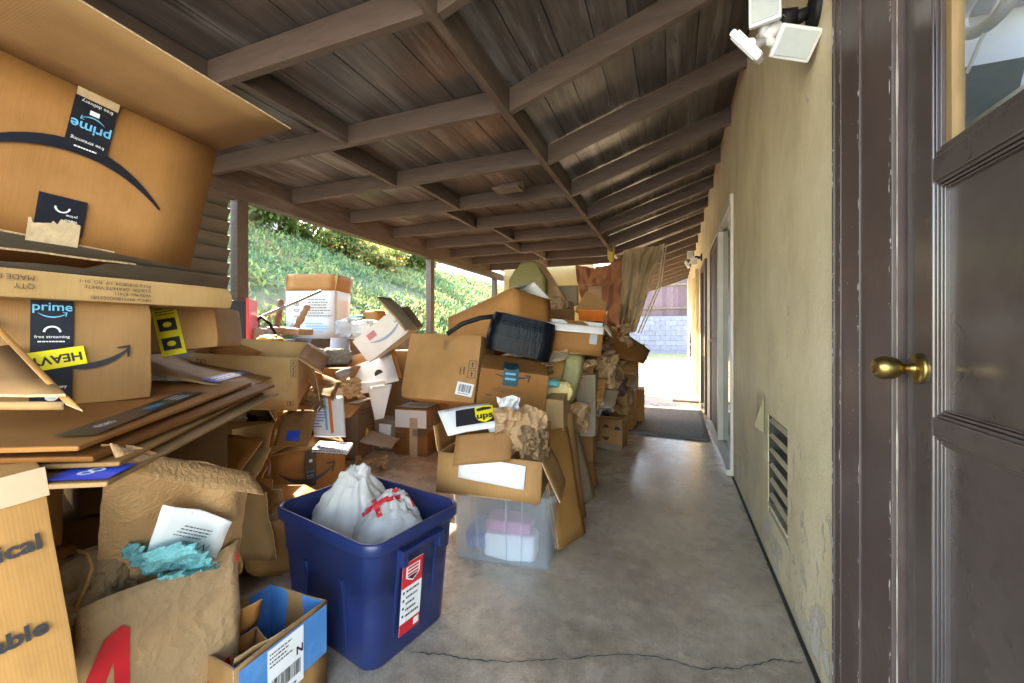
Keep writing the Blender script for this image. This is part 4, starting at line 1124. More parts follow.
mb = MB(); mb.tube([(.014 * math.cos(a), .022 + .014 * math.sin(a), .001) for a in np.linspace(PI, 2 * PI, 10)], .0022, 5); put(mb, 'headphone_symbol', M['white'], tp, I4, lift=.001)
rect_print('torn_tape', M['tape_paper'], t, f, .02, -.178, .10, .075, ang=.05, lift=.005, torn=.04)

t, fm = carton('flat_carton', 'long flat carton with upside down printing lying under the big open box', P['slab'], 'card_pale', bow=0, seam=False, cat='box')
f = fm('front')
for k, tx in enumerate(('UPC#: 841218042003180', 'WIN No. 87411', 'COLOR: GRANITE WHITE', 'PO # 018S8024_LIF_BO_01-1')):
    text(tx, .0125, M['ink_soft'], t, f, .17, -.022 + k * .0135, PI, align='LEFT')
for k, tx in enumerate(('QTY', 'MADE IN')): text(tx, .017, M['ink_soft'], t, f, -.06, -.005 + k * .02, PI, align='LEFT')
sheet('cardboard_sheet', 'thin loose cardboard strip lying on the long flat carton under the big open box', (-1.56, .50, 1.318), (.16, .05, .008), (-.05, .42, .012), .005, 'card_dark')

t, fm = carton('cardboard_box', 'closed box with black tape and a yellow sticker in the middle of the left stack', P['heavy_box'], 'card')
f = fm('front')
tp = rect_print('tape', M['tape_black'], t, f, .13, .0, .074, .285, lift=.002)
text('prime', .030, M['sky_ink'], tp, I4, 0, .112, 0, lift=.002, bold=.0004); smile(M['sky_ink'], tp, I4, 0, .096, .05, lift=.002, thick=.06)
mb = MB(); mb.tube([(.014 * math.cos(a), .048 + .014 * math.sin(a), .001) for a in np.linspace(0, PI, 10)], .0025, 5); put(mb, 'headphone_symbol', M['white'], tp, I4, lift=.001)
text('free streaming', .0105, M['white'], tp, I4, 0, .036, lift=.002); lines(tp, I4, 0, .024, .05, .008, 1, lift=.002, m=M['white'])
rect_print('printed_parcel', M['white'], tp, I4, 0, -.012, .022, .016, lift=.002)
text('free delivery', .0105, M['white'], tp, I4, 0, -.092, lift=.002); mb = MB(); mb.poly([(.012 * math.cos(a), -.118 + .009 * math.sin(a), 0) for a in np.linspace(0, 2 * PI, 15)[:-1]]); put(mb, 'play_symbol', M['white'], tp, I4, lift=.002)
lb = rect_print('yellow_sticker', M['yellow'], t, f, .138, -.02, .105, .048, ang=PI + .18, lift=.005)
text('HEAVY', .030, M['ink'], lb, I4, 0, 0, 0, lift=.001, bold=.0008)
smile(M['ink'], t, f, .20, -.012, .16, dip=.18, thick=.10, ang=.20)

t, fm = carton('cardboard_box', 'box with a yellow printed tape strip wedged under the end of the long flat carton', (-1.91, .99, 1.04, -.0115, -.10, .7278, .54, .3475, .165), 'card')
f = fm('front')
tp = rect_print('tape', M['yellow'], t, f, .12, 0, .075, .185, ang=.10, lift=.002)
for k in (-.05, .02):
    b = rect_print('hazard_panel', M['ink'], tp, I4, 0, k, .055, .045, lift=.001)
    mb = MB(); mb.poly([(.014 * math.cos(a), .010 * math.sin(a), 0) for a in np.linspace(0, 2 * PI, 9)[:-1]]); put(mb, 'hazard_symbol', M['yellow'], tp, I4, 0, k, 0, lift=.002)
lines(tp, I4, 0, .068, .055, .03, 3, lift=.001)

# stack of collapsed cartons
fs = (-1.50, .667, .868, .05, .0, rad(127.5), 1.2, .56, .07); Rf = Euler(fs[3:6]).to_matrix(); c0 = Vector(fs[:3])
labs = ['topmost collapsed carton of the sloping flat stack, with black tape along it', 'second collapsed carton from the top of the sloping flat stack', 'lowest collapsed carton of the sloping flat stack, with blue tape at its corner', 'collapsed carton third from the top of the sloping flat stack']
for k, (dz, ox, oy, w, d, rot, m) in enumerate(((.055, -.03, .02, 1.00, .50, .02, 'card'), (.036, .02, .0, 1.06, .55, -.03, 'card_dark'), (.000, .0, -.015, 1.12, .58, .0, 'card'), (.018, .03, .0, 1.09, .54, .04, 'card_pale'))):
    t, fm = carton('collapsed_carton', labs[k], (*(c0 + Rf @ Vector((ox, oy, dz))), fs[3], fs[4], fs[5] + rot, w, d, .014), m, seam=False, cat='collapsed carton', group='collapsed cartons in the flat stack')
    f = fm('top')
    if k == 0:
        tp = rect_print('tape', M['tape_black'], t, f, -.14, -.19, .60, .06, ang=.06, lift=.003)
        text('prime', .04, M['sky_ink'], tp, I4, .02, 0, 0, lift=.001); text('video', .03, M['white'], tp, I4, -.2, 0, 0, lift=.001); lines(tp, I4, .18, 0, .1, .04, 3, lift=.001, m=M['white'])
        rect_print('fold_line', M['ink_soft'], t, f, .16, 0, .004, .49)
    if k == 2: 
        lb = rect_print('tape', M['tape_blue'], t, f, -.51, -.24, .09, .09, lift=.003); text('8', .06, M['white'], lb, I4, 0, 0, 1.2, lift=.001)
t, fm = carton('collapsed_carton', 'collapsed carton with bright blue printed tape, behind the closed box of the left stack', (-1.93, 1.16, .955, .26, .02, 2.30, .62, .50, .014), 'card', seam=False, cat='collapsed carton')
mt = fm('top')
tp = rect_print('tape', M['tape_blue'], t, mt, .0, -.13, .62, .05, lift=.003)
lines(tp, I4, 0, 0, .5, .03, 2, lift=.001, m=M['white']); rect_print('logo_patch', M['yellow'], tp, I4, .02, 0, .03, .03, lift=.001)

# open carton lying nearest the camera
t, fm = carton('cardboard_box', 'open box lying on its side nearest the camera, its bent flap sticking out', (-1.05, .23, .955, 0, 0, 0, .3, .34, .16), 'card', None)
bpy.data.objects.remove(t.children[0]); [bpy.data.objects.remove(c) for c in list(t.children)]
mb = MB()
def q3(px, py, tt): return at(px, py, tt) - Vector((-1.05, .23, .955))
A, B_, Cc, Dd = q3(-60, 345, .92), q3(66, 396, .74), q3(-60, 398, .70), q3(12, 345, .96)
mb.plate(q3(-90, 397, .72), q3(66, 397, .74) - q3(-90, 397, .72), q3(8, 345, 1.0) - q3(66, 397, .74), .005, 4, 4, 0, .004)
mb.plate(q3(-90, 345, 1.0), q3(8, 345, 1.0) - q3(-90, 345, 1.0), Vector((0, 0, .14)), .005, 4, 4, 0, .003)
mb.build('body', [M['card'], M['edge']], t)
mb = MB(); mb.plate(q3(64, 402, .735), q3(-40, 292, 1.06) - q3(64, 402, .735), q3(82, 406, .72) - q3(64, 398, .735), .005, 6, 2, .004, .003); mb.build('flap', [M['card_pale'], M['edge']], t)
mb = MB(); mb.plate(q3(-90, 402, .718), q3(62, 402, .735) - q3(-90, 402, .718), Vector((0, 0, -.014)), .004, 6, 2, 0, .003); mb.build('torn_edge', [M['card_pale'], M['edge']], t)

t, fm = carton('tall_carton', 'tan tall carton with bold black lettering at the near left corner', P['medical_box'][:2] + (P['medical_box'][2] - .0,) + P['medical_box'][3:], 'card_pale', seam=False)
f = fm('front')
text('Medical', .038, M['ink'], t, f, .232, .117, .0, align='RIGHT', bold=.0012)
text('Disposable', .038, M['ink'], t, f, .222, -.030, .0, align='RIGHT', bold=.0012)
rect_print('tape', M['tape_clear'], t, f, .0, .215, .498, .05, lift=.002)
carton('cardboard_box', 'plain box on the floor carrying the tan carton with bold black lettering', (-1.22, .2, 0, 0, 0, 1.3, .5, .33, .37), 'card_dark')

# supports of the left stack, mostly hidden
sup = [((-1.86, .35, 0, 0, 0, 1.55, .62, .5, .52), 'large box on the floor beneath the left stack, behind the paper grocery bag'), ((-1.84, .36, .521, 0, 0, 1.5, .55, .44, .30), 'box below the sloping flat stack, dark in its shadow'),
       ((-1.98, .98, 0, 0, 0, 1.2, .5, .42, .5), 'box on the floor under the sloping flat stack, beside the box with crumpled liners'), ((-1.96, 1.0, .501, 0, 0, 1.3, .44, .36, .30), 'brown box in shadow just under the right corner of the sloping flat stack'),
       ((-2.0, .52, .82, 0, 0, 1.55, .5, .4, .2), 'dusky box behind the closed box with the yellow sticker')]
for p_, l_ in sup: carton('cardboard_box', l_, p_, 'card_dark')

from mathutils.bvhtree import BVHTree
def decal(obj, origin, direction, right, polys, name, m, lift=.0025):
    """print wrapped on a body: 2-D polygons are dropped on the body's surface along a direction in the body's own frame"""
    me = obj.data; bvh = BVHTree.FromPolygons([v.co for v in me.vertices], [tuple(p.vertices) for p in me.polygons])
    dn = Vector(direction).normalized(); rt = Vector(right).normalized(); up = rt.cross(dn); 
    mb_ = MB()
    for a in polys:
        n0 = len(mb_.v); ok = True; loc = []
        for (x, y) in a:
            o_ = Vector(origin) + rt * x + up * y
            h = bvh.ray_cast(o_, dn)
            if h[0] is None: ok = False; break
            nn = h[1] if h[1].dot(dn) < 0 else -h[1]
            loc.append(h[0] + nn * lift - dn * lift)
        if ok: mb_.poly(loc)
    return mb_.build(name, m, obj, normals=False)
# ================= grocery bag and what it holds
gx = P['a_bag']
t, f = paper_bag('paper_bag', 'big brown paper grocery bag with a red letter and red tag print', gx, 'paper', crumple=.010, seed=3)
bpy.context.view_layer.update()
gb = t.children[0]; gd, gh = gx[7], gx[8]
def fill(poly, step=.012):
    """cut an outline into small squares so that it can follow the paper"""
    from mathutils.geometry import tessellate_polygon
    xs = [p[0] for p in poly]; ys_ = [p[1] for p in poly]; out = []
    def clip(pts, ax, lim, sgn):
        r = []
        for p, q in zip(pts, pts[1:] + pts[:1]):
            ip, iq = sgn * (p[ax] - lim) >= 0, sgn * (q[ax] - lim) >= 0
            if ip: r.append(p)
            if ip != iq:
                k = (lim - p[ax]) / (q[ax] - p[ax]); r.append((p[0] + (q[0] - p[0]) * k, p[1] + (q[1] - p[1]) * k))
        return r
    tris = tessellate_polygon([[Vector((x, y, 0)) for x, y in poly]])
    for tr_ in tris:
        base = [poly[i] for i in tr_]
        x = min(p[0] for p in base)
        while x < max(p[0] for p in base):
            c1 = clip(clip(base, 0, x, 1), 0, x + step, -1) if True else base
            if len(c1) >= 3:
                y = min(p[1] for p in c1)
                while y < max(p[1] for p in c1):
                    c2 = clip(clip(c1, 1, y, 1), 1, y + step, -1)
                    if len(c2) >= 3: out.append(c2)
                    y += step
            x += step
    return out
def on_bag(polys, name, m, lift=.0025):
    return decal(gb, (0, -gd / 2 - .2, gh / 2), (0, 1, 0), (1, 0, 0), [[(x, -y) for x, y in p] for p in polys] if Vector((1, 0, 0)).cross(Vector((0, 1, 0))).z < 0 else polys, name, m, lift)
on_bag(fill([(-.150, .02), (-.190, .02), (-.128, .185), (-.098, .20), (-.083, .185), (-.080, -.02), (-.108, -.02), (-.110, .125)]), 'printed_letter', M['red'])
on_bag(fill([(.075, -.066), (.10, -.045), (.133, -.034), (.139, -.075), (.128, -.115), (.085, -.115), (.07, -.09)]), 'printed_tag', M['red'])
on_bag([[(x, y) for x, y in q] for q in fill([(.088, -.10), (.095, -.06), (.100, -.06), (.094, -.10)]) + fill([(.10, -.10), (.108, -.075), (.113, -.078), (.106, -.10)])], 'printed_script', M['white'], .004)
on_bag(fill([(.148, .250), (.160, .255), (.160, .205), (.150, .212)]), 'printed_strip', M['red'])
# padded mailer
mb = MB()
mq = [at(101, 444, .80), at(246, 474, 1.10), at(92, 605, 1.00), at(236, 575, 1.22)]
def pm(a, b):
    p = mq[0].lerp(mq[1], a).lerp(mq[2].lerp(mq[3], a), b)
    return p + Vector((noise.noise(Vector((a * 6, b * 6, 2))) * .012 + .010 * math.sin(a * 9 + b * 4), noise.noise(Vector((a * 5, b * 6, 5))) * .008, noise.noise(Vector((a * 4, 3, 5))) * .010 * (1 - b)))
mb.grid(pm, 24, 18)
def pm2(a, b):
    q = pm(a, b); return q + Vector((.022 * min(1, 6 * a) * min(1, 6 * (1 - a)) * min(1, .15 + 5 * b) + .003, .01 * min(1, 4 * a), 0))
mb.grid(pm2, 24, 18)
mb.plate(mq[0] + Vector((.03, 0, .004)), mq[1] - mq[0], Vector((.028, .01, -.055)), .003, 12, 3, .006, .008, emi=0)
tag(mb.build('padded_mailer', M['mailer']), 'large brown padded mailer standing up out of the grocery bag', 'mailer')
# white label sheet + turquoise liner + papers
mb = MB(); a, b, c = at(163, 505, .905), at(232, 522, 1.05), at(145, 556, .962)
ex, ey = b - a, c - a; nrm = ex.cross(ey).normalized()
mb.plate(a, ex, ey, .002, 6, 6, .008, .008)
lab = tag(mb.build('mailing_label', M['white']), 'white mailing label sheet stuck up beside the turquoise liner in the grocery bag', 'label')
r3 = Matrix((ex.normalized(), nrm.cross(ex.normalized()), nrm)).transposed().to_4x4(); r3.translation = a + ex * .5 + ey * .5
if nrm.dot(Vector((0, 0, 1.125)) - a) < 0:
    r3 = r3 @ Matrix.Rotation(PI, 4, 'X')
lines(lab, r3, -.02, .03, .08, .04, 4, ang=PI * 0, lift=.012); bars(lab, r3, .0, -.015, .05, .035, lift=.012); text('N', .03, M['ink'], lab, r3, .045, -.01, lift=.012)
tag(kraft(172, 558, 1.0, .165, .11, 21.3, .05).build('plastic_liner', M['bag_teal']), 'turquoise plastic liner bunched in the mouth of the grocery bag', 'plastic liner')
tag(kraft(190, 570, 1.03, .07, .05, 23.3, .03).build('plastic_liner', M['bag_teal']), 'small loose tail of the turquoise liner, right of the main bunch', 'plastic liner')
crumpled('tissue', 'small white tissue wad behind the turquoise liner', 'tissue', at(206, 562, 1.12) + Vector((0, 0, -.03)), (.08, .04, .055), 'bag_white', (0, 0, .4), .4, 4, 5)
tag(kraft(143, 582, 1.03, .11, .07, 24.7, .03).build('crumpled_paper', M['paper_dark']), 'scrunched brown paper under the turquoise liner', 'paper')
for k, (px, py, tt, w_, h_, rz, m, l) in enumerate(((98, 575, .955, .15, .20, .2, 'paper_dark', 'folded brown paper bag with a rope handle standing inside the grocery bag'), (124, 572, 1.0, .11, .18, .0, 'card', 'tan cardboard insert standing inside the grocery bag'))):
    c = at(px, py, tt)
    mb = MB(); r = Euler((.12, -.1, 1.35 + rz)).to_matrix(); mb.plate(c + r @ Vector((-w_ / 2, 0, -h_ * .6)), r @ Vector((w_, 0, 0)), r @ Vector((0, 0, h_)), .02 if m != 'card' else .006, 8, 8, .01, .02)
    o = tag(mb.build('folded_bag' if m != 'card' else 'cardboard_sheet', [M[m], M['edge'] if m == 'card' else M[m]]), l, 'paper bag' if m != 'card' else 'cardboard sheet')
    if k == 0:
        hb = MB(); hb.tube([at(67, 557, .90), at(78, 551, .89), at(88, 555, .885), at(92, 568, .88), at(86, 585, .875), at(76, 608, .87)], .004, 7); hb.build('handle', M['card_pale'], o)
for k in range(4):
    c = at(85 + k * 9, 592 + k * 3, .91 + .018 * k); r = Euler((.9 + .1 * k, .1, 1.2)).to_matrix(); mb = MB()
    mb.plate(c + r @ Vector((-.09, -.05, 0)), r @ Vector((.12, 0, 0)), r @ Vector((0, .08, 0)), .004, 8, 6, .010, .015)
    tag(mb.build('crumpled_paper', M['paper_dark']), 'layer of dark crumpled bag paper below the rope handle', 'paper', 'crumpled paper layers in the grocery bag')

# ================= blue lined box in front
bb = P['blue_box']
t, fm = carton('cardboard_box', 'open box printed blue inside and out with a white label, before the navy tote', bb, 'card', True, inner='card_blue')
f = fm('front')
rect_print('blue_print', M['card_blue'], t, f, .0, .055, .28, .15, lift=.0065)
ship_label(t, f @ Matrix.Translation((0, 0, .006)), -.005, .045, .115, .16, 0, 4)
t2, fm = carton('cardboard_box', 'small open brown box standing inside the blue printed box', (bb[0] + .0, bb[1] - .06, .012, .1, .05, 1.4, .13, .12, .22), 'card', True, {'B': (80, .09), 'F': (110, .06)})
fr = fm('front'); lines(t2, fr, 0, .04, .06, .04, 3, lift=.006); bars(t2, fr, .02, -.03, .05, .04, ang=PI / 2, lift=.006)

# ================= navy tote with bags
tx, ty = -1.125, 1.305
tote = thing('storage_tote', 'navy blue plastic storage tote holding white shopping bags', 'storage tote', (tx, ty, 0), (0, 0, rad(-12)))
TW, TD, THH = .61, .44, .45
rings = []
def tr(f_, z, r=.055, g=0): return rr_ring(TW * f_ + g, TD * f_ + g, r, z, 8)
prof = [(.80, .0), (.825, .012), (.862, .18), (.885, .29), (.905, .292), (.93, .40)]
for f_, z in prof: rings.append(tr(f_, z))
rings += [tr(.93, .402, .06, .004), tr(.985, .405, .065), tr(1.0, .412, .065), tr(1.0, THH - .006, .065), tr(.985, THH, .06), tr(.955, THH, .055), tr(.935, THH - .012, .05), tr(.885, .29, .05, -.012), tr(.80, .012, .05, -.012)]
mb = MB(); mb.loft(rings, cap0=True, cap1=True); mb.build('body', M['tote'], tote)
mb = MB()
for sx in (-.10, .12):      # vertical ribs in the long sides
    for sy in (-1, 1):
        mb = MB(); mb.bar((sx, sy * (TD * .80 / 2 + .002), .015), (sx, sy * (TD * .885 / 2 + .002), .287), .016, .012, up=(0, 1, 0)); mb.build('rib', M['tote'], tote, bevel=.003)
for sx in (-1, 1):
    for sy in (-.09, .09):
        mb = MB(); mb.bar((sx * (TW * .80 / 2 + .001), sy, .015), (sx * (TW * .93 / 2 + .001), sy, .40), .014, .010, up=(1, 0, 0)); mb.build('rib', M['tote'], tote, bevel=.003)
mb = MB()
for sx in (-1, 1):
    mb = MB(); x0 = sx * (TW * .93 / 2 + .004)
    mb.span((min(x0, x0 + sx * .028), -.10, .375), (max(x0, x0 + sx * .028), .10, .392)); mb.span((min(x0, x0 + sx * .026), -.10, .335), (max(x0, x0 + sx * .026), -.075, .376)); mb.span((min(x0, x0 + sx * .026), .075, .335), (max(x0, x0 + sx * .026), .10, .376))
    mb.build('handle', M['tote'], tote, bevel=.004)
a_t = math.atan((TW * (.905 - .82) / 2) / .28)
lm = Matrix.Translation((TW * .862 / 2 + .013, -.03, .20)) @ Matrix.Rotation(a_t, 4, 'Y') @ face_mtx((0, 0, 0), 'right')
lb = rect_print('product_label', M['white'], tote, lm, 0, 0, .095, .26, 0, .0)
rect_print('red_band', M['red'], lb, I4, 0, .085, .095, .088, lift=.001); rect_print('red_foot', M['red'], lb, I4, 0, -.108, .095, .042, lift=.001)
sh = [(-.032, .115), (.032, .115), (.032, .075), (0, .055), (-.032, .075)]
mb = MB(); mb.poly([(x, y, 0) for x, y in sh]); put(mb, 'shield', M['white'], lb, I4, lift=.002)
mb = MB(); mb.poly([(x * .85, y * .85 + .014, 0) for x, y in sh[2:]]); put(mb, 'shield_base', M['ink'], lb, I4, lift=.003)
for k in range(3): rect_print('shield_stripe', M['red'], lb, I4, 0, .108 - k * .012, .05, .007, lift=.003)
lines(lb, I4, .008, -.02, .065, .11, 5, lift=.001, seed=8)
mb = MB()
for k in range(4): mb.poly([(-.036 + .005 * math.cos(a), .024 - k * .028 + .005 * math.sin(a), 0) for a in np.linspace(0, 6.28, 9)[:-1]])
put(mb, 'bullet', M['ink'], lb, I4, lift=.001)
rect_print('corner_tag', M['white'], lb, I4, .028, -.105, .025, .025, lift=.003)

def bag_top(hh, w, gather=1.0):
    def fn(p):
        q = p.z / hh; k = max(0, q - .45) / .55
        s_ = 1 - .66 * min(1, k) ** .9
        if k > .82: s_ += (k - .82) * 1.1 * gather
        an = math.atan2(p.y, p.x); f = .055 * gather * min(1, k * 2.2) * math.sin(an * 11 + 3 * noise.noise(Vector((p.x * 9, p.y * 9, p.z * 5))))
        return Vector((p.x * (s_ + f), p.y * (s_ + f), p.z + (.035 * gather * math.sin(an * 3 + 1) * max(0, k - .8) * 5 * .4)))
    return fn
bg = crumpled('shopping_bag', 'plain white plastic shopping bag standing with a gathered neck in the navy tote', 'shopping bag', (tx - .15, ty + .06, .20), (.31, .31, .375), 'bag_white', (.1, .12, .3), .20, 3.2, 3, top=bag_top(.375, .3), ridge=.34, ex=.72, nu=90, nv=60)
bg2 = crumpled('shopping_bag', 'white plastic shopping bag with red letters slumped in the navy tote', 'shopping bag', (tx + .095, ty - .00, .24), (.27, .27, .26), 'bag_white', (-.1, .1, .8), .24, 3.4, 9, top=bag_top(.29, .3), ridge=.34, ex=.72, nu=90, nv=60)
crumpled('shopping_bag', 'thin white bag spread low along the front rim inside the navy tote', 'shopping bag', (tx + .02, ty - .03, .20), (.30, .18, .12), 'bag_white', (0, 0, -.2), .25, 3, 15, ridge=.7, ex=.7, nu=70, nv=40)
def stamp(target, mb_, name, m, lift=.004):
    """lay flat marks on a crumpled body: each vertex is pulled to the body's surface along the mark's own axis"""
    bpy.context.view_layer.update()
    return mb_
def stroke(x0, y0, x1, y1, w, n=8):
    out = []; L = math.hypot(x1 - x0, y1 - y0); tx_, ty_ = (x1 - x0) / L, (y1 - y0) / L
    k = 2
    for i in range(n):
        for j in range(k):
            a, b = i / n, (i + 1) / n; c, d_ = (j / k - .5) * w, ((j + 1) / k - .5) * w
            out.append([(x0 + tx_ * L * q - ty_ * r_, y0 + ty_ * L * q + tx_ * r_) for q, r_ in ((a, c), (b, c), (b, d_), (a, d_))])
    return out
def disc(cx, cy, r, n=4):
    out = []
    for i in range(n):
        for k in range(12):
            a, b = 2 * PI * k / 12, 2 * PI * (k + 1) / 12
            out.append([(cx + r * i / n * math.cos(a), cy + r * i / n * math.sin(a)), (cx + r * (i + 1) / n * math.cos(a), cy + r * (i + 1) / n * math.sin(a)), (cx + r * (i + 1) / n * math.cos(b), cy + r * (i + 1) / n * math.sin(b)), (cx + r * i / n * math.cos(b), cy + r * i / n * math.sin(b))])
    return out
bpy.context.view_layer.update()
inv = bg2.matrix_world.inverted()
vd = (bg2.matrix_world.translation + Vector((0, 0, .15))) - Vector((0, 0, CAM_H + .1)); vd.normalize()
rt = Vector((math.cos(TH - .3), math.sin(TH - .3), 0))
org_ = bg2.matrix_world.translation + Vector((0, 0, .17)) - vd * .5
polys = stroke(-.11, -.01, -.02, .075, .022) + stroke(-.09, .07, -.03, -.01, .022) + stroke(-.05, .05, .03, .09, .02) + disc(-.005, .125, .024) + stroke(.06, .12, .10, .06, .012) + stroke(.075, .085, .105, .10, .010) + stroke(.05, .10, .09, .115, .010)
decal(bg2, inv @ org_, inv.to_3x3() @ vd, inv.to_3x3() @ rt, polys, 'printed_letters', M['red'])

# ================= low smile box etc behind the tote
t, fm = carton('cardboard_box', 'box with dark tape and an arrow print on the floor behind the navy tote', P['smile_low_box'], 'card', True, {'L': (20, .2), 'F': (12, .19), 'B': (62, .22), 'R': (25, .18)})
f = fm('front')
tp = rect_print('tape', M['tape_black'], t, f, .018, .05, .07, .24, lift=.009); rect_print('printed_parcel', M['white'], tp, I4, 0, .05, .02, .02, lift=.001); text('prime', .022, M['sky_ink'], tp, I4, 0, -.02, .0, lift=.001); lines(tp, I4, 0, -.07, .05, .06, 4, lift=.001, m=M['sky_ink'])
smile(M['tape_black'], t, f, .0, .05, .34, dip=.24, thick=.09, lift=.012)
c = at(296, 428, 2.42)
o = sheet('cardboard_sheet', 'tan cardboard piece with a blue square standing on the box with the arrow print', c, at(311, 430, 2.44) - at(277, 430, 2.42), at(300, 411, 2.50) - at(290, 447, 2.38), .006, 'card', 0.0, .002)
ex, ey = (at(311, 430, 2.44) - at(277, 430, 2.42)).normalized(), (at(300, 411, 2.50) - at(290, 447, 2.38)); nn = ex.cross(ey).normalized(); ey = nn.cross(ex)
sg = 1 if nn.dot(-c + Vector((0, 0, CAM_H))) > 0 else -1
m4 = Matrix((ex, ey * sg, nn * sg)).transposed().to_4x4() @ Matrix.Translation((0, 0, .010))
rect_print('blue_square', M['tape_blue'], o, m4, -.01 * 0, -.05, .07, .06); box_icons(o, m4, .0, .05, .025, n=2)

# postal cartons on top
c = at(331, 412, 2.75)
mb = MB()
pts = [at(315, 437, 2.72), at(346, 437, 2.72), at(336, 397, 2.86), at(322, 397, 2.86)]
mb.plate(pts[0], pts[1] - pts[0], (pts[2] + pts[3]) / 2 - (pts[0] + pts[1]) / 2, .02, 4, 6, .0, .004, fn=None)
pm_ = tag(mb.build('postal_mailer', [M['white'], M['card_white']]), 'white postal mailer with a red stripe leaning against the white topped box', 'mailer')
bx = (pts[1] - pts[0]).normalized(); by = ((pts[2] + pts[3]) / 2 - (pts[0] + pts[1]) / 2); bn = bx.cross(by).normalized(); by = bn.cross(bx)
sg = 1 if bn.dot(Vector((0, 0, CAM_H)) - pts[0]) > 0 else -1
m4 = Matrix((bx, by * sg, bn * sg)).transposed().to_4x4(); m4.translation = sum(pts, Vector()) / 4 + bn * (.01)
rect_print('red_stripe', M['orange'], pm_, m4, .02, .0, .02, .26, ang=.30, lift=.024); lines(pm_, m4, -.05, -.03, .08, .12, 6, lift=.024, m=M['tape_blue']); rect_print('blue_band', M['sky_ink'], pm_, m4, -.02, .02, .015, .26, ang=.3, lift=.024)
t, fm = carton('postal_mailer', 'flat white postal box with dark print lying over the edge of the arrow printed box', (*(at(333, 447, 2.70) + Vector((0, 0, -.02))), .1, .10, .5, .22, .15, .03), 'card_white', cat='mailer', seam=False)
f = fm('front'); lines(t, f, 0, 0, .2, .03, 2, m=M['ink']); f = fm('top'); lines(t, f, 0, 0, .2, .14, 3, m=M['tape_blue'])

t, fm = carton('cardboard_box', 'brown box with a white top and a small yellow mark behind the postal mailers', P['white_top_box'], 'card_grey', seam=False)
f = fm('top'); rect_print('white_lid_print', M['card_white'], t, f, 0, 0, .465, .325, lift=.001); lines(t, f, .05, .02, .16, .05, 2, m=M['ink'], ang=.3); rect_print('yellow_mark', M['yellow'], t, f, .12, .0, .05, .03, ang=.3, lift=.003)
f = fm('right'); rect_print('yellow_mark', M['yellow'], t, f, .0, -.06, .05, .11, ang=-.35); lines(t, f, 0, .16, .2, .06, 2, m=M['ink_soft'])

t, fm = carton('cardboard_box', 'box wrapped in shiny clear tape standing on the floor left of the large plain box', P['tape_box'], 'card_dark', seam=False)
f = fm('front'); rect_print('tape', M['card_white'], t, f, 0, .12, .31, .16, lift=.001); rect_print('tape', M['tape_clear'], t, f, .03, -.05, .08, .36, lift=.002); bars(t, f, .09, .0, .07, .14, ang=PI / 2, m=M['ink_soft']); lines(t, f, -.09, -.02, .10, .1, 3, m=M['ink_soft'])
f = fm('top'); rect_print('tape', M['bag_clear'], t, f, 0, 0, .31, .29, lift=.002); smile(M['ink_soft'], t, f, .0, .02, .22, lift=.003)
f = fm('right'); rect_print('tape', M['card_grey'], t, f, 0, .1, .29, .2, lift=.001)
t, fm = carton('cardboard_box', 'small carton with a white label and a yellow sticker squeezed beside the white topped box', (-2.60, 3.30, 0, 0, .06, .25, .22, .2, .30), 'card_grey')
f = fm('front'); rect_print('white_label', M['white'], t, f, .0, .05, .12, .11); rect_print('yellow_sticker', M['yellow'], t, f, -.02, -.09, .06, .06, ang=.6)

# ================= the big faces in the middle
t, fm = carton('cardboard_box', 'large plain box with a white barcode label, tilted up in the middle of the heap', P['big_brown_box'], 'card', seam=False)
f = fm('front')
lb = rect_print('barcode_label', M['white'], t, f, .198, -.143, .12, .085, ang=-.12); bars(lb, I4, 0, .005, .09, .05, lift=.001); lines(lb, I4, 0, -.03, .08, .012, 1, lift=.001)
box_icons(t, f, .234, -.008, .055, n=2); box_icons(t, f, .015, .150, .03, n=2, m=M['ink_soft']); lines(t, f, .165, -.02, .05, .05, 2, m=M['ink_soft'], ang=PI / 2)
f = fm('top'); tp = rect_print('tape', M['tape_teal'], t, f, 0, 0, .55, .11, lift=.002); lines(tp, I4, 0, 0, .52, .10, 2, lift=.001, m=M['tape_paper'])

t, fm = carton('cardboard_box', 'box with a square of dark tape and a small arrow print, under the wrapped carton', P['mid_smile_box'], 'card', seam=False)
f = fm('front'); tp = rect_print('tape', M['tape_teal'], t, f, -.018, .160, .085, .11, lift=.004, torn=.02); lines(tp, I4, 0, 0, .06, .06, 2, lift=.001, m=M['sky_ink'])
smile(M['ink'], t, f, -.01, .165, .20, dip=.06, thick=.06); lines(t, f, -.03, .075, .17, .025, 2, m=M['ink_soft']); box_icons(t, f, .155, -.13, .03, n=1); lines(t, f, -.13, .04, .04, .03, 1, m=M['ink_soft'])
f = fm('top'); rect_print('tape', M['tape_teal'], t, f, -.02, -.11, .085, .2, lift=.002)
carton('cardboard_box', 'box on the floor directly behind the clear bin, mostly hidden', (-.98, 2.46, 0, 0, 0, .3, .46, .42, .50), 'card')
carton('cardboard_box', 'box on the floor under the large plain box', (-1.30, 2.80, 0, 0, 0, .05, .34, .34, .58), 'card_dark')

BLACK = (-0.9926, 2.611, 0.9734, -0.0585, 0.223, 0.346, 0.4569, 0.2981, 0.2517)
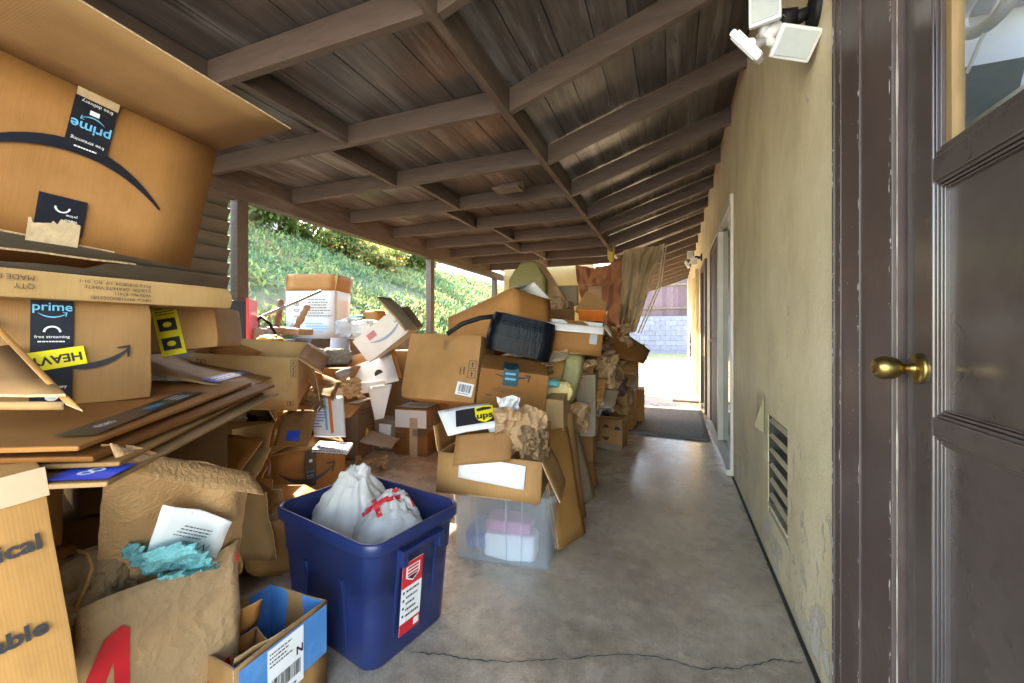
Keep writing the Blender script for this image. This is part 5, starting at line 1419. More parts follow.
# black wrapped carton: rows of stretched film with folded ridges
bp = list(BLACK)
t = thing('wrapped_carton', 'large carton wrapped in glossy black film on top of the heap', 'wrapped box', bp[:3], bp[3:6])
w, d, h = bp[6:]
mb = MB()
def wr(a, b):
    r_ = rr_ring(w * (.96 + .05 * math.sin(PI * b)), d * (.96 + .04 * math.sin(PI * b)), .085, 0, 10)
    i = int(round(a * len(r_))) % len(r_); p = r_[i]
    k = 1 + .0022 * math.sin(b * 90 + 3 * noise.noise(Vector((a * 8, 2, b)))) + .016 * noise.noise(Vector((a * 9, b * 5, 1))) - .05 * b
    return Vector((p.x * k, p.y * k, b * h + .012 * noise.noise(Vector((a * 8, 1, 5)))))
mb.grid(wr, 44, 46)
n0 = len(mb.v)
mb.build('film', M['wrap'], t, weld=True)
mb = MB(); mb.span((-w / 2 + .05, -d / 2 + .05, .004), (w / 2 - .05, d / 2 - .05, h - .03)); mb.build('carton', M['tape_black'], t, bevel=.01)

# clear bin and open box on it
bn = P['bin']
def translucent_bin():
    m, nt, ns, ln, b = _mat('milky clear plastic')
    b.inputs['Base Color'].default_value = (.78, .83, .88, 1); b.inputs['Roughness'].default_value = .22
    tr = N(ns, 'ShaderNodeBsdfTransparent'); tr.inputs[0].default_value = (.92, .95, .98, 1)
    tl = N(ns, 'ShaderNodeBsdfTranslucent'); tl.inputs['Color'].default_value = (.78, .84, .90, 1)
    a = N(ns, 'ShaderNodeMixShader'); a.inputs[0].default_value = .5; ln.new(b.outputs[0], a.inputs[1]); ln.new(tl.outputs[0], a.inputs[2])
    c_ = N(ns, 'ShaderNodeMixShader'); c_.inputs[0].default_value = .74; ln.new(a.outputs[0], c_.inputs[1]); ln.new(tr.outputs[0], c_.inputs[2])
    ln.new(c_.outputs[0], ns['Material Output'].inputs['Surface']); return m
M['bin'] = translucent_bin()
t = thing('clear_bin', 'milky clear plastic storage bin on the floor under the box holding a courier envelope', 'storage bin', bn[:3], (0, 0, bn[5]))
w, d, h = .525, .38, .35
def br(f_, z, g=0, r=.035): return rr_ring(w * f_ + g, d * f_ + g, r, z, 6)
mb = MB(); mb.loft([br(.90, 0), br(.91, .008), br(.965, h - .03), br(.97, h - .028, .006), br(1.0, h - .026, .006), br(1.0, h, .006), br(.98, h), br(.965, h - .03, -.006), br(.91, .012, -.006)], cap0=True, cap1=True); mb.build('body', M['bin'], t)
mb = MB()
for sx in (-.12, .03, .11):
    for sy in (-1,): mb = MB(); mb.bar((sx * .93, sy * (d * .90 / 2 + .001), .012), (sx, sy * (d * .962 / 2 + .001), h - .032), .006, .005, up=(0, 1, 0))
    mb.build('rib', M['bin'], t)
mb = MB(); mb.span((.225, -.09, h - .06), (.262, .09, h - .02)); mb.build('latch', M['bin'], t, bevel=.006)
for k, (x, y, z, a, b, c_, m, l) in enumerate(((.04, -.10, .012, .26, .12, .13, 'white', 'stack of white paper inside the clear bin'), (-.13, .02, .012, .18, .22, .09, 'bag_blue', 'blue bundle at the left inside the clear bin'), (.03, -.09, .145, .24, .14, .06, None, 'pink cloth lying on the paper inside the clear bin'))):
    q = Matrix.Translation(bn[:3]) @ Matrix.Rotation(bn[5], 4, 'Z') @ Vector((x, y, z))
    crumpled('paper_stack' if k == 0 else 'cloth_bundle', l, 'paper' if k == 0 else 'cloth', q, (a, b, c_), m or mat('pink cloth', (.55, .2, .35), .9, .2), (0, 0, bn[5]), .08, 3, k, ex=.25)

ub = P['ups_box']
t, fm = carton('cardboard_box', 'open brown box with a blank white label holding a courier envelope, on the clear bin', ub, 'card', True, {'L': (105, .12), 'R': (242, .19), 'B': (75, .14)})
f = fm('front'); mb = MB(); mb.plate((-.155, -.055, 0), (.31, -.015, 0), (0, .105, 0), .0006, 8, 3, .002, .003)
put(mb, 'white_label', M['white'], t, f, .018, .04, -.03, .010)
# courier envelope
Rb = Euler(ub[3:6]).to_matrix(); ob = Vector(ub[:3])
mb = MB(); p00, p10, p01 = at(448, 436, 1.93), at(500, 432, 1.92), at(444, 412, 2.10)
p10 = at(503, 427, 1.95); ex, ey = p10 - p00, at(489, 404, 2.10) - p10
mb.plate(p00, ex, ey, .006, 6, 6, .006, .006)
en = tag(mb.build('courier_envelope', [M['white'], M['white']]), 'white courier envelope with a dark panel and yellow shield in the open box', 'envelope')
nn = ex.cross(ey).normalized(); e1 = ex.normalized(); e2 = nn.cross(e1)
sg = 1 if nn.dot(Vector((0, 0, CAM_H)) - p00) > 0 else -1
m4 = Matrix((e1, e2, nn)).transposed().to_4x4(); m4.translation = p00 + ex * .5 + ey * .5
if sg < 0: m4 = m4 @ Matrix.Rotation(PI, 4, 'X')
LL, WW = ex.length, ey.length
pn = rect_print('dark_panel', M['ink'], en, m4, .03, 0, LL * .72, WW * .62, lift=.018)
sh = [(-.05, .06), (0, .072), (.05, .06), (.05, -.01), (.035, -.045), (0, -.065), (-.035, -.045), (-.05, -.01)]
mb = MB(); mb.poly([(x * .9, y * .9, 0) for x, y in sh]); s1 = put(mb, 'shield', M['yellow'], pn, I4, LL * .18, 0, 0, .002)
text('ups', .058, M['ink'], pn, I4, LL * .18, -.012, 0, lift=.004, bold=.002); mb = MB(); mb.poly([(-.036, .042, 0), (0, .050, 0), (.036, .042, 0), (.036, .028, 0), (-.036, .022, 0)]); put(mb, 'shield_band', M['ink'], pn, I4, LL * .18, 0, 0, lift=.004)
mb = MB(); mb.plate(at(493, 440, 1.90), at(516, 432, 1.93) - at(493, 440, 1.90), at(481, 414, 2.05) - at(493, 440, 1.90), .006, 5, 6, .01, .01); tag(mb.build('courier_envelope', [M['card_white'], M['white']]), 'second courier envelope, striped dark and white, wedged beside the yellow shield one', 'envelope')
o = sheet('cardboard_sheet', 'orange brown divider standing in front of the courier envelope', at(483, 448, 1.86), at(511, 447, 1.85) - at(454, 452, 1.87), Vector((0, .03, .13)), .005, 'card', .004)
# crumpled kraft packing paper on the right of that box
mb = MB()
tag(kraft(521, 433, 1.88, .24, .26, 4.2).build('packing_paper', M['paper']), 'large crumpled sheet of kraft packing paper standing in the open box beside the courier envelope', 'packing paper')
tag(kraft(535, 442, 1.84, .13, .16, 7.7, .07).build('packing_paper', M['paper_dark']), 'darker scrunched kraft paper at the right side of the open box', 'packing paper')
tag(kraft(509, 408, 2.02, .11, .12, 2.1, .03).build('paper_pad', M['white']), 'white paper wad caught in the kraft packing paper', 'paper')
crumpled('plastic_wad', 'clear grey plastic wad in the left corner of the open box', 'plastic wrap', at(459, 420, 2.2) + Vector((0, 0, -.06)), (.12, .10, .10), 'bag_clear', (0, 0, 0), .4, 4, 31)

# white smile box with dark flaps, tray box, plush
t, fm = carton('cardboard_box', 'white printed box with a faint blue arrow, tipped on its corner above the tray box', P['smile_white_box'], 'card_white', seam=False)
f = fm('front'); smile(mat('faded blue print', (.22, .30, .42), .6, .1), t, f, .06, .01, .34, dip=.14, thick=.07); rect_print('pink_patch', mat('faded pink print', (.50, .17, .22), .6, .1), t, f, -.06, .055, .09, .055)
f = fm('right'); rect_print('brown_side', M['card_grey'], t, f, 0, 0, .34, .235)
o = sheet('box_lid', 'dark grey folded lid sticking up beside the tipped white printed box', at(397, 314, 3.35), at(413, 329, 3.25) - at(384, 297, 3.4), Vector((.02, .16, .01)), .012, 'card_grey', .01, cat='box lid')
t = thing('tray_box', 'open die cut tray box lined white with a round finger hole', 'box', at(362, 385, 3.7))
tb = t.location.copy()
def quad_plate(pts, th, jit=.004):
    """bent panel through four corners: bottom left, bottom right, top right, top left"""
    p = [Vector(q) for q in pts]; m_ = MB(); nn = (p[1] - p[0]).cross(p[3] - p[0]).normalized(); n0 = 0; s_ = random.random() * 9
    for k in (0, 1):
        for jj in range(6):
            for ii in range(6):
                a_, b_ = ii / 5, jj / 5
                m_.v.append(p[0].lerp(p[1], a_).lerp(p[3].lerp(p[2], a_), b_) + nn * (th * k + jit * noise.noise(Vector((a_ * 3, b_ * 3, s_)))))
    for jj in range(5):
        for ii in range(5):
            q = [jj * 6 + ii, jj * 6 + ii + 1, (jj + 1) * 6 + ii + 1, (jj + 1) * 6 + ii]; m_.face(q[::-1], 0, True); m_.face([z + 36 for z in q], 0, True)
    ring = [*range(6), *[jj * 6 + 5 for jj in range(1, 6)], *[30 + ii for ii in range(4, -1, -1)], *[jj * 6 for jj in range(4, 0, -1)]]
    for a_, b_ in zip(ring, ring[1:] + ring[:1]): m_.face((a_, b_, b_ + 36, a_ + 36), 1)
    return m_
def rel(*qs): return [at(*q) - tb for q in qs]
quad_plate(rel((327, 394, 3.78), (402, 378, 3.82), (394, 343, 4.0), (337, 361, 4.0)), .006).build('back_panel', [M['card'], M['edge']], t)
quad_plate(rel((330, 396, 3.62), (399, 381, 3.66), (391, 353, 3.90), (344, 370, 3.88)), .006).build('inner_panel', [M['card_white'], M['edge']], t)
quad_plate(rel((326, 398, 3.58), (384, 391, 3.60), (385, 381, 3.62), (324, 384, 3.60)), .006).build('front_lip', [M['card_white'], M['edge']], t)
quad_plate(rel((375, 420, 3.50), (384, 418, 3.50), (392, 384, 3.58), (368, 387, 3.58)), .006).build('hanging_flap', [M['card_white'], M['edge']], t)
p0, p1, p2 = rel((379, 374, 3.735), (383.5, 374, 3.735), (379, 369.5, 3.76)); mb = MB()
mb.poly([p0 + (p1 - p0) * math.cos(q) + (p2 - p0) * math.sin(q) for q in np.linspace(0, 6.283, 17)[:-1]]); mb.build('finger_hole', M['ink'], t)
mb = MB(); a, b = at(337, 377, 3.45), at(351, 371, 3.52); mb.tube([a, a.lerp(b, .1), a.lerp(b, .5), b], [.03, .044, .048, .04], 18); tag(mb.build('paper_roll', mat('grey felt', (.20, .20, .21), .95, .2)), 'grey cylindrical roll lying at the left end of the tray box', 'roll')
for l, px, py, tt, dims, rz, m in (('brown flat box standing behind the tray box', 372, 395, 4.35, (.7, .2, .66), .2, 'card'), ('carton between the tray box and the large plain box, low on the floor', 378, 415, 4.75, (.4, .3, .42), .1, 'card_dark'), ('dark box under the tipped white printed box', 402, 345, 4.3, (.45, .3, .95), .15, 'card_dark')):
    c = at(px, py, tt); carton('cardboard_box', l, (c.x, c.y, 0, 0, 0, rz, *dims), m)

# white long carton with slanted lid
wl = P['white_lid']
t, fm = carton('cardboard_box', 'long tan carton with a slanted grey white lid behind the large plain box', wl, 'card', True, {'F': (24, .30), 'B': (30, .2)}, inner='card_grey')
for c_ in t.children:
    if c_.name.startswith('flap'): c_.data.materials[0] = M['card_white']
mb = MB(); mb.tube([at(447, 334, 2.7), at(462, 324, 2.72), at(480, 318, 2.74), at(497, 316, 2.76)], .016, 8); tag(mb.build('black_strap', M['black_plastic']), 'thick black strap curving over the long tan carton behind the large plain box', 'strap')

# long brown open box above the dark boxes
lo = P['long_open_box']
t, fm = carton('cardboard_box', 'long brown open box lying behind the collapsed carton with blue tape', lo, 'card', True, {'R': (212, .14)})
f = fm('front'); box_icons(t, f, .215, .09, .028, n=3); box_icons(t, f, .205, -.105, .028, n=1); box_icons(t, f, -.19, .10, .04, n=1)
o = sheet('cardboard_sheet', 'long cardboard strip leaning over the back of the long brown open box', at(229, 348, 2.25), at(262, 358, 2.2) - at(198, 338, 2.1), Vector((-.05, .10, .10)), .006, 'card')

# dark open boxes under it
t, fm = carton('cardboard_box', 'dark open box with crumpled black liners below the long brown open box', (-2.28, 1.49, .36, .1, .12, .9, .44, .34, .34), 'card_dark', True, {'F': (230, .14), 'L': (140, .15), 'R': (60, .18), 'B': (70, .18)})
crumpled('black_liner', 'crumpled black plastic liner in the dark open box', 'plastic liner', (-2.25, 1.46, .50), (.3, .24, .18), 'wrap', (0, 0, .5), .4, 4, 22)
carton('cardboard_box', 'box on the floor below the dark open box with crumpled liners', (-2.28, 1.50, 0, 0, 0, .9, .46, .38, .36), 'card_dark')
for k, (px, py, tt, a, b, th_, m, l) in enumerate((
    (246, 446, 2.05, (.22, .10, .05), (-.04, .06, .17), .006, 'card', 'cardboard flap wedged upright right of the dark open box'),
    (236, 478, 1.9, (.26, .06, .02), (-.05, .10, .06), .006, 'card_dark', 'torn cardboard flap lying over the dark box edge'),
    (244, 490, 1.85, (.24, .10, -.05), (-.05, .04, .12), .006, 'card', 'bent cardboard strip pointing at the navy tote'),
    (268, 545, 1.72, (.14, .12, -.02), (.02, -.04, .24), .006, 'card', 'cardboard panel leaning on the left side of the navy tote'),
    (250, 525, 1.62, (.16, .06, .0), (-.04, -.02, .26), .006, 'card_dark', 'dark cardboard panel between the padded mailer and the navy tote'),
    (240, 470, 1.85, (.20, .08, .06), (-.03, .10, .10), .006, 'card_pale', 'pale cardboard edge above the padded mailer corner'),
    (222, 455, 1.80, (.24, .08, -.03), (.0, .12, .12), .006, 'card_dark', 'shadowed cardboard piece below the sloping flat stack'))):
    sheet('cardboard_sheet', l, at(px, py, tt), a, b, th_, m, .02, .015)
carton('cardboard_box', 'brown box on the floor left of the navy tote, behind the blue printed box', (-1.86, 1.42, 0, 0, .05, .5, .26, .24, .34), 'card', True, {'R': (200, .12), 'F': (120, .1)})

# ================= right edge of the heap, along the walkway
def std(l, px, py, tt, dims, rz, m='card', tilt=0, opened=None, flaps=None, roll=0, z=None, inner=None, **kw):
    c = at(px, py, tt)
    return carton('cardboard_box', l, (c.x, c.y, c.z if z is None else z, tilt, roll, rz, *dims), m, opened, flaps, inner=inner, **kw)
# collapsed cartons standing on edge behind the clear bin
for k, (px, py, tt, hh, ww, lean, rz, m, l) in enumerate((
    (557, 540, 2.12, .58, .25, .10, 1.2, 'card_pale', 'pale collapsed carton standing on edge right behind the clear bin'),
    (553, 520, 2.30, .62, .30, .08, 1.15, 'card', 'brown collapsed carton standing on edge, second behind the clear bin'),
    (562, 505, 2.50, .58, .40, .14, 1.25, 'card_grey', 'greyish collapsed carton standing on edge, third behind the clear bin'),
    (564, 490, 2.70, .60, .42, .12, 1.2, 'card', 'collapsed carton on edge with creased side, fourth behind the clear bin'),
    (566, 478, 2.84, .50, .30, .10, 1.1, 'card_pale', 'light collapsed carton on edge nearest the box with the black arc on its side'))):
    c = at(px, py, tt); c.z = .005
    d1 = Vector((math.cos(rz), math.sin(rz), 0)); n1 = Vector((-d1.y, d1.x, 0))
    mb = MB()
    mb.plate(c, d1 * ww, Vector((0, 0, hh)) + n1 * lean * 1.2, .012, 6, 8, .012, .012)
    mb.plate(c + n1 * .014, d1 * ww * .97, Vector((0, 0, hh * .96)) + n1 * lean * 1.2, .008, 6, 8, .010, .012)
    tag(mb.build('collapsed_carton', [M[m], M['edge']]), l, 'collapsed carton')
t, fm = carton('cardboard_box', 'upright box with a black arc printed on its end, on the floor by the walkway', P['c1'], 'card', seam=False)
f = fm('front'); smile(M['tape_black'], t, f, .03, .0, .15, dip=.25, thick=.14, ang=-PI / 2 + PI); box_icons(t, f, -.02, .12, .02, n=1)
t, fm = carton('cardboard_box', 'small square open box printed with dark triangles, on the floor by the walkway', P['c2'], 'card', True, {'F': (150, .05), 'B': (80, .09), 'R': (170, .05)})
f = fm('front'); mb = MB()
for x, y, s_ in ((-.03, .07, 1), (.08, .06, 1), (-.03, -.04, -1)):
    mb.poly([(x - .035, y - .012 * s_, 0), (x + .035, y - .012 * s_, 0), (x + .012, y + .022 * s_, 0), (x - .012, y + .022 * s_, 0)][::s_])
put(mb, 'printed_triangles', M['ink'], t, f, lift=.006); rect_print('grey_tape', M['card_grey'], t, f, 0, -.115, .235, .05, lift=.006)

# upright flat boxes and mailers above the walkway edge
std('flat box standing upright with a taped top, beside the crumpled kraft paper', 559, 470, 2.50, (.11, .34, .34), .12, 'card_pale', tilt=.05, z=.42)
std('narrow carton standing upright with a folded paper top, second from the crumpled kraft paper', 562, 462, 2.74, (.12, .30, .46), .15, 'card', tilt=.06, z=.2)
std('narrow carton with a dark printed panel near its top, third from the crumpled kraft paper', 588, 440, 3.0, (.14, .3, .44), .1, 'card_grey', z=.40)
std('carton under the narrow upright cartons', 553, 480, 2.80, (.24, .34, .42), .15, 'card_dark', z=0)
crumpled('bubble_mailer', 'white and yellow bubble mailer pushed in under the right end of the film wrapped carton', 'mailer', at(557, 392, 2.55) + Vector((0, 0, -.05)), (.16, .10, .12), mat('yellow white mailer', (.70, .52, .22), .5, .3, 9), (0, .2, .3), .25, 3, 41)
crumpled('teal_packet', 'small teal packet on the bubble mailer', 'packet', at(551, 384, 2.50) + Vector((0, 0, -.02)), (.10, .06, .05), mat('teal packet', (.08, .35, .38), .4, .2, 12), (0, 0, .2), .25, 3, 42)
crumpled('orange_scrap', 'small crumpled orange scrap beside the flat upright box', 'scrap', at(545, 411, 2.40) + Vector((0, 0, -.03)), (.06, .05, .06), 'orange', (0, 0, .2), .4, 4, 43)
crumpled('padded_envelope', 'olive tan padded envelope bulging above the narrow cartons', 'padded envelope', at(566, 398, 2.85) + Vector((0, 0, -.02)), (.13, .30, .34), 'paper_olive', (0, .22, .15), .10, 2.4, 44, ex=.4)
for k, (px, py, tt, w_, h_, sd, m, l) in enumerate((
    (574, 372, 2.95, .24, .15, 1.3, 'paper', 'crumpled brown paper hanging over the top of the padded envelope'),
    (598, 368, 3.2, .26, .18, 5.1, 'paper', 'torn brown paper bag below the open white lined box'),
    (590, 402, 3.1, .16, .22, 8.8, 'grey_paper', 'bundle of grey crumpled papers above the upright box with the black arc'),
    (587, 425, 3.0, .12, .16, 3.9, 'grey_paper', 'dark crumpled newspaper sticking out over the upright box with the black arc'),
    (603, 385, 3.4, .14, .22, 6.2, 'paper', 'brown paper bag with a torn mouth behind the grey crumpled papers'),
    (622, 398, 4.4, .14, .40, 9.4, 'paper', 'slim brown paper bag standing behind the box with the dark triangles'))):
    tag(kraft(px, py, tt, w_ * 1.1, h_ * 1.15, sd, .12).build('crumpled_paper', M[m]), l, 'paper')
rr = random.Random(12)
for k in range(9):
    px, py, tt = 580 + rr.uniform(-6, 14), 405 + k * 3.0, 3.05 + rr.uniform(-.1, .1)
    a = rr.uniform(-.5, .5)
    sheet('loose_paper', 'loose grey sheet in the bundle of papers by the walkway', at(px, py, tt), (.10 * math.cos(a), .04, .10 * math.sin(a) + .05), (-.03, .12, -.02), .003, 'grey_paper' if k % 2 else 'card_white', .02, .02, 'paper', 'loose sheets in the paper bundle')

# open white lined box and boxes further up
t, fm = std('open white lined box with a grey label, tipped toward the walkway above crumpled paper', 573, 350, 2.95, (.40, .34, .20), .15, 'card', .1, True, {'F': (232, .06), 'R': (225, .08)}, roll=.10, inner='card_white')
f = fm('front'); rect_print('grey_label', mat('grey label', (.30, .30, .31), .5, .1), t, f, .14, .02, .05, .08, lift=.009)
std('box beneath the open white lined box', 568, 372, 3.15, (.42, .4, .72), .1, 'card_dark', z=.2)
std('box with long sloping flap, above the walkway behind the orange tray', 608, 352, 4.1, (.30, .30, .22), .25, 'card_dark', .06, True, {'F': (200, .08)}, roll=.15)
quad_plate([at(600, 352, 3.5), at(643, 364, 3.9), at(650, 351, 4.2), at(607, 320, 3.8)], .006, .02).build('cardboard_sheet', [M['card'], M['edge']])
tag(bpy.data.objects['cardboard_sheet'] if False else C.objects[-1], 'wide brown panel sloping down toward the walkway under the tan tarpaulin', 'cardboard sheet')
std('tall brown box under the sloping flap box', 613, 400, 4.4, (.30, .3, .86), .12, 'card', z=.0)
std('brown box with a black stripe standing behind the box with the dark triangles', 606, 412, 4.3, (.24, .26, .52), .1, 'card', z=0, tape=('tape_black', .07, ('front',)))
std('brown box at the end of the heap beside the doormat', 636, 414, 5.3, (.22, .3, .42), .05, 'card_pale', z=0)
std('second brown box from the doormat along the heap', 626, 420, 4.9, (.22, .3, .46), -.05, 'card', z=0)
t, fm = std('grey printed carton with a blue band high at the walkway end of the heap', 630, 383, 4.7, (.20, .26, .36), .08, mat and 'card_grey', z=.50)
f = fm('front'); rect_print('blue_band', M['tape_blue'], t, f, .06, .03, .07, .10); rect_print('grey_panel', mat('grey violet print', (.28, .26, .32), .6, .15), t, f, -.03, 0, .12, .34, lift=.001); text('0', .12, M['card_white'], t, f, .02, .06, 0)
t, fm = std('blue and white carton on the end of the heap just below the tan tarpaulin', 640, 353, 5.4, (.14, .24, .22), .0, 'card_blue', z=.76)
f = fm('front'); rect_print('white_panel', M['card_white'], t, f, 0, -.05, .19, .08); mb = MB(); mb.poly([(-.03, .02, 0), (.03, .02, 0), (0, .08, 0)]); put(mb, 'printed_triangle', M['tape_blue'], t, f, lift=.003)
std('dull red carton below the sloping flap, under the grey printed carton', 616, 372, 4.4, (.26, .3, .5), .1, 'card_dark', z=.35)
crumpled('dark_bundle', 'dark reddish bundle tucked under the sloping flap box', 'bundle', at(618, 385, 4.1) + Vector((0, 0, -.1)), (.2, .3, .2), mat('maroon cloth', (.12, .05, .05), .9, .3), (0, 0, 0), .25, 3, 51)
# orange tray
t = thing('orange_tray', 'bright orange shallow tray on top of the heap before the brown tarpaulin', 'tray', at(592, 321, 3.7), (0, .06, .1))
mb = MB(); mb.loft([rr_ring(.22, .16, .02, 0), rr_ring(.25, .19, .025, .085), rr_ring(.262, .202, .03, .088), rr_ring(.262, .202, .03, .094), rr_ring(.24, .18, .02, .094), rr_ring(.21, .15, .02, .008)], cap0=True, cap1=True); mb.build('body', M['orange'], t)
std('box carrying the orange tray', 592, 333, 3.75, (.28, .26, .12), .1, 'card_dark', z=.985 + .0)

# high mound at the back
def mound_top(p):
    return p
crumpled('olive_sack', 'tall olive paper sack standing on the heap before the yellow wall', 'sack', at(529, 299, 4.7), (.42, .34, .42), 'paper_olive', (0, 0, .2), .10, 2.6, 61, top=bag_top(.5, .4, 0), ex=.35)
crumpled('brown_sheet', 'brown plastic sheet spread below the olive sack', 'sheet', at(536, 328, 4.55), (.62, .5, .36), 'paper', (0, .1, .2), .22, 3.0, 62, ridge=.8, nu=70, nv=44)
o = sheet('tarp_flap', 'rust brown tarpaulin strip running down beside the olive sack', at(552, 290, 4.8), at(572, 322, 4.6) - at(538, 266, 4.9), (.10, .05, .14), .006, 'paper', .03, .03, 'tarpaulin', nx=14)
std('grey carton standing before the window of the yellow wall', 568, 306, 4.9, (.24, .2, .24), .1, 'card_grey')
std('grey brown carton on the heap below the window', 562, 325, 4.5, (.22, .2, .26), -.1, 'card_grey')
std('tan carton tipped on its corner between the orange tray and the window', 585, 318, 4.4, (.26, .2, .26), .1, 'card', roll=.55)
std('box heaped behind the black film wrapped carton', 550, 345, 4.2, (.5, .4, .36), .2, 'card_dark')
for k in range(6):
    px, py, tt = 560 + rr.uniform(-8, 10), 318 + rr.uniform(-6, 10), 4.3
    a = rr.uniform(0, 3)
    sheet('cardboard_scrap', 'small torn cardboard scrap behind the black film wrapped carton', at(px, py, tt), (.12 * math.cos(a), .05, .12 * math.sin(a)), (-.02, .1, .07), .005, 'card_dark' if k % 2 else 'card', .01, .01, 'cardboard scrap', 'torn scrap behind the film wrapped carton')

for k, (px, py, tt, w_, h_, sd, m, l) in enumerate((
    (556, 352, 2.9, .20, .10, 11.3, 'paper', 'brown paper crushed under the right end of the film wrapped carton'),
    (585, 352, 3.1, .30, .14, 12.1, 'paper_dark', 'dark brown paper sheet under the open white lined box'),
    (567, 430, 2.75, .10, .14, 13.4, 'paper', 'torn kraft paper between the narrow upright cartons'),
    (602, 400, 3.5, .16, .16, 14.2, 'grey_paper', 'grey torn papers behind the box with the black arc'),
    (612, 372, 3.9, .18, .20, 15.5, 'paper', 'brown paper sagging under the sloping panel'),
    (540, 368, 2.75, .14, .08, 16.9, 'paper_dark', 'dark paper squeezed in just below the film wrapped carton'))):
    tag(kraft(px, py, tt, w_ * 1.2, h_ * 1.2, sd, .12).build('crumpled_paper', M[m]), l, 'paper')
# interior of the heap: stacked cartons showing in the gaps
rr = random.Random(21)
slots = []
for yi, y in enumerate((3.15, 3.7, 4.25, 4.85, 5.45, 6.0)):
    for xi, x in enumerate((-1.02, -1.55, -2.1, -2.7)):
        if y < 3.4 and x < -1.8: continue
        slots.append((x + rr.uniform(-.05, .05), y + rr.uniform(-.05, .05)))
for (x, y) in slots:
    z = 0
    for lev in range(2):
        w_, d_, h_ = rr.uniform(.38, .5), rr.uniform(.38, .5), rr.uniform(.38, .5)
        if lev == 1 and x < -2.4 and y < 4: continue
        carton('cardboard_box', 'plain carton stacked deep inside the heap, showing only through the gaps', (x + rr.uniform(-.04, .04), y + rr.uniform(-.04, .04), z, 0, 0, rr.uniform(-.25, .25), w_, d_, h_), rr.choice(('card', 'card_dark', 'card', 'card_pale')), group='plain cartons deep in the heap')
        z += h_ + .001
# loose panels thrown over the top
tops = ((565, 330, 3.6, 'card'), (520, 322, 3.9, 'card_dark'), (607, 335, 4.2, 'card'), (583, 340, 3.5, 'card'), (600, 325, 4.6, 'card_dark'), (548, 330, 3.4, 'card_pale'))
names_ = ('brown panel lying between the film wrapped carton and the orange tray', 'dark panel behind the film wrapped carton', 'brown panel sloping to the walkway by the brown tarpaulin', 'torn carton panel behind the open white lined box', 'dusky panel at the foot of the brown tarpaulin', 'pale panel poking out behind the film wrapped carton')
for (px, py, tt, m), l in zip(tops, names_):
    a = rr.uniform(-.6, .6)
    sheet('cardboard_sheet', l, at(px, py, tt), (.34 * math.cos(a), .1, .34 * math.sin(a)), (-.1, .30, .06), .006, m, .02, .02)

# loose scraps, papers and bags lodged between the boxes
rr = random.Random(77)
spots = [(232, 418, 2.15), (214, 436, 2.05), (240, 436, 2.1), (222, 458, 1.95), (204, 452, 1.9), (262, 500, 1.78), (252, 512, 1.7), (240, 500, 1.7), (318, 384, 2.9), (306, 398, 2.7), (296, 412, 2.5),
         (285, 420, 2.45), (352, 388, 3.3), (345, 410, 3.2), (380, 440, 3.5), (372, 470, 3.4), (556, 356, 2.8), (563, 368, 2.8), (574, 384, 2.9), (584, 392, 3.0), (596, 398, 3.1), (606, 392, 3.4), (612, 404, 3.9),
         (590, 352, 3.3), (600, 345, 3.5), (578, 342, 3.2), (566, 338, 3.4), (612, 340, 3.9), (622, 362, 4.2), (616, 376, 4.1), (597, 378, 3.2), (586, 412, 2.95), (578, 404, 2.9), (570, 418, 2.75), (531, 462, 1.95), (600, 360, 3.3)]
for k, (px, py, tt) in enumerate(spots):
    s_ = tt * rr.uniform(.035, .065); a = rr.uniform(-.8, .8); m = rr.choice(('card', 'card_dark', 'card_pale', 'card_grey', 'card'))
    if k % 3 == 0:
        tag(kraft(px, py, tt, s_ * 1.3, s_ * 1.2, 30 + k * 1.7, s_ * .6).build('crumpled_paper', M[rr.choice(('paper', 'paper_dark', 'grey_paper', 'paper'))]), 'small crumpled paper lodged in a gap of the heap', 'paper', 'crumpled papers lodged in the heap')
    else:
        sheet('cardboard_scrap', 'torn cardboard scrap lodged in a gap of the heap', at(px, py, tt), (s_ * 1.5 * math.cos(a), s_ * .5, s_ * 1.5 * math.sin(a)), (-s_ * .4 * rr.uniform(-1, 1), s_ * .8, s_ * rr.uniform(.3, 1.3)), .005, m, .02 * rr.uniform(-1, 1), .02, 'cardboard scrap', 'cardboard scraps lodged in the heap')

# ================= things standing on the retaining wall and the yard edge
YX = -4.15
yb = P['yard_box']
t, fm = carton('cardboard_box', 'tall white printed carton with an open brown flap standing before the green hill', (yb[0], yb[1], 1.06, 0, 0, yb[5], yb[6], yb[7], .56), 'card_white', True, {'B': (90, .19), 'F': (84, .195), 'L': (88, .19), 'R': (100, .19)})
for c in t.children:
    if c.name.startswith('flap'): c.data.materials[0] = M['card']
f = fm('front'); lines(t, f, .12, .08, .30, .22, 7, m=M['card_grey'], lift=.008, seed=5); lines(t, f, .1, -.15, .3, .12, 4, m=M['sky_ink'], lift=.008, seed=6)
for k, s_ in enumerate('801'): text(s_, .085, M['card_grey'], t, f, -.16, .12 - k * .07, PI / 2, lift=.008)
text('R', .08, M['ink_soft'], t, f, -.17, -.15, 0, lift=.008)
st = thing('stool', 'upturned wooden stool with three turned legs pointing up among the yard clutter', 'stool', at(290, 333, 3.75), (0, 0, .1))
base = st.location.copy()
mb = MB(); a, b = at(275, 330, 3.75) - base, at(305, 332, 3.7) - base; mb.bar(a, b, .24, .06); mb.build('seat', M['wood_trim'], st, bevel=.012)
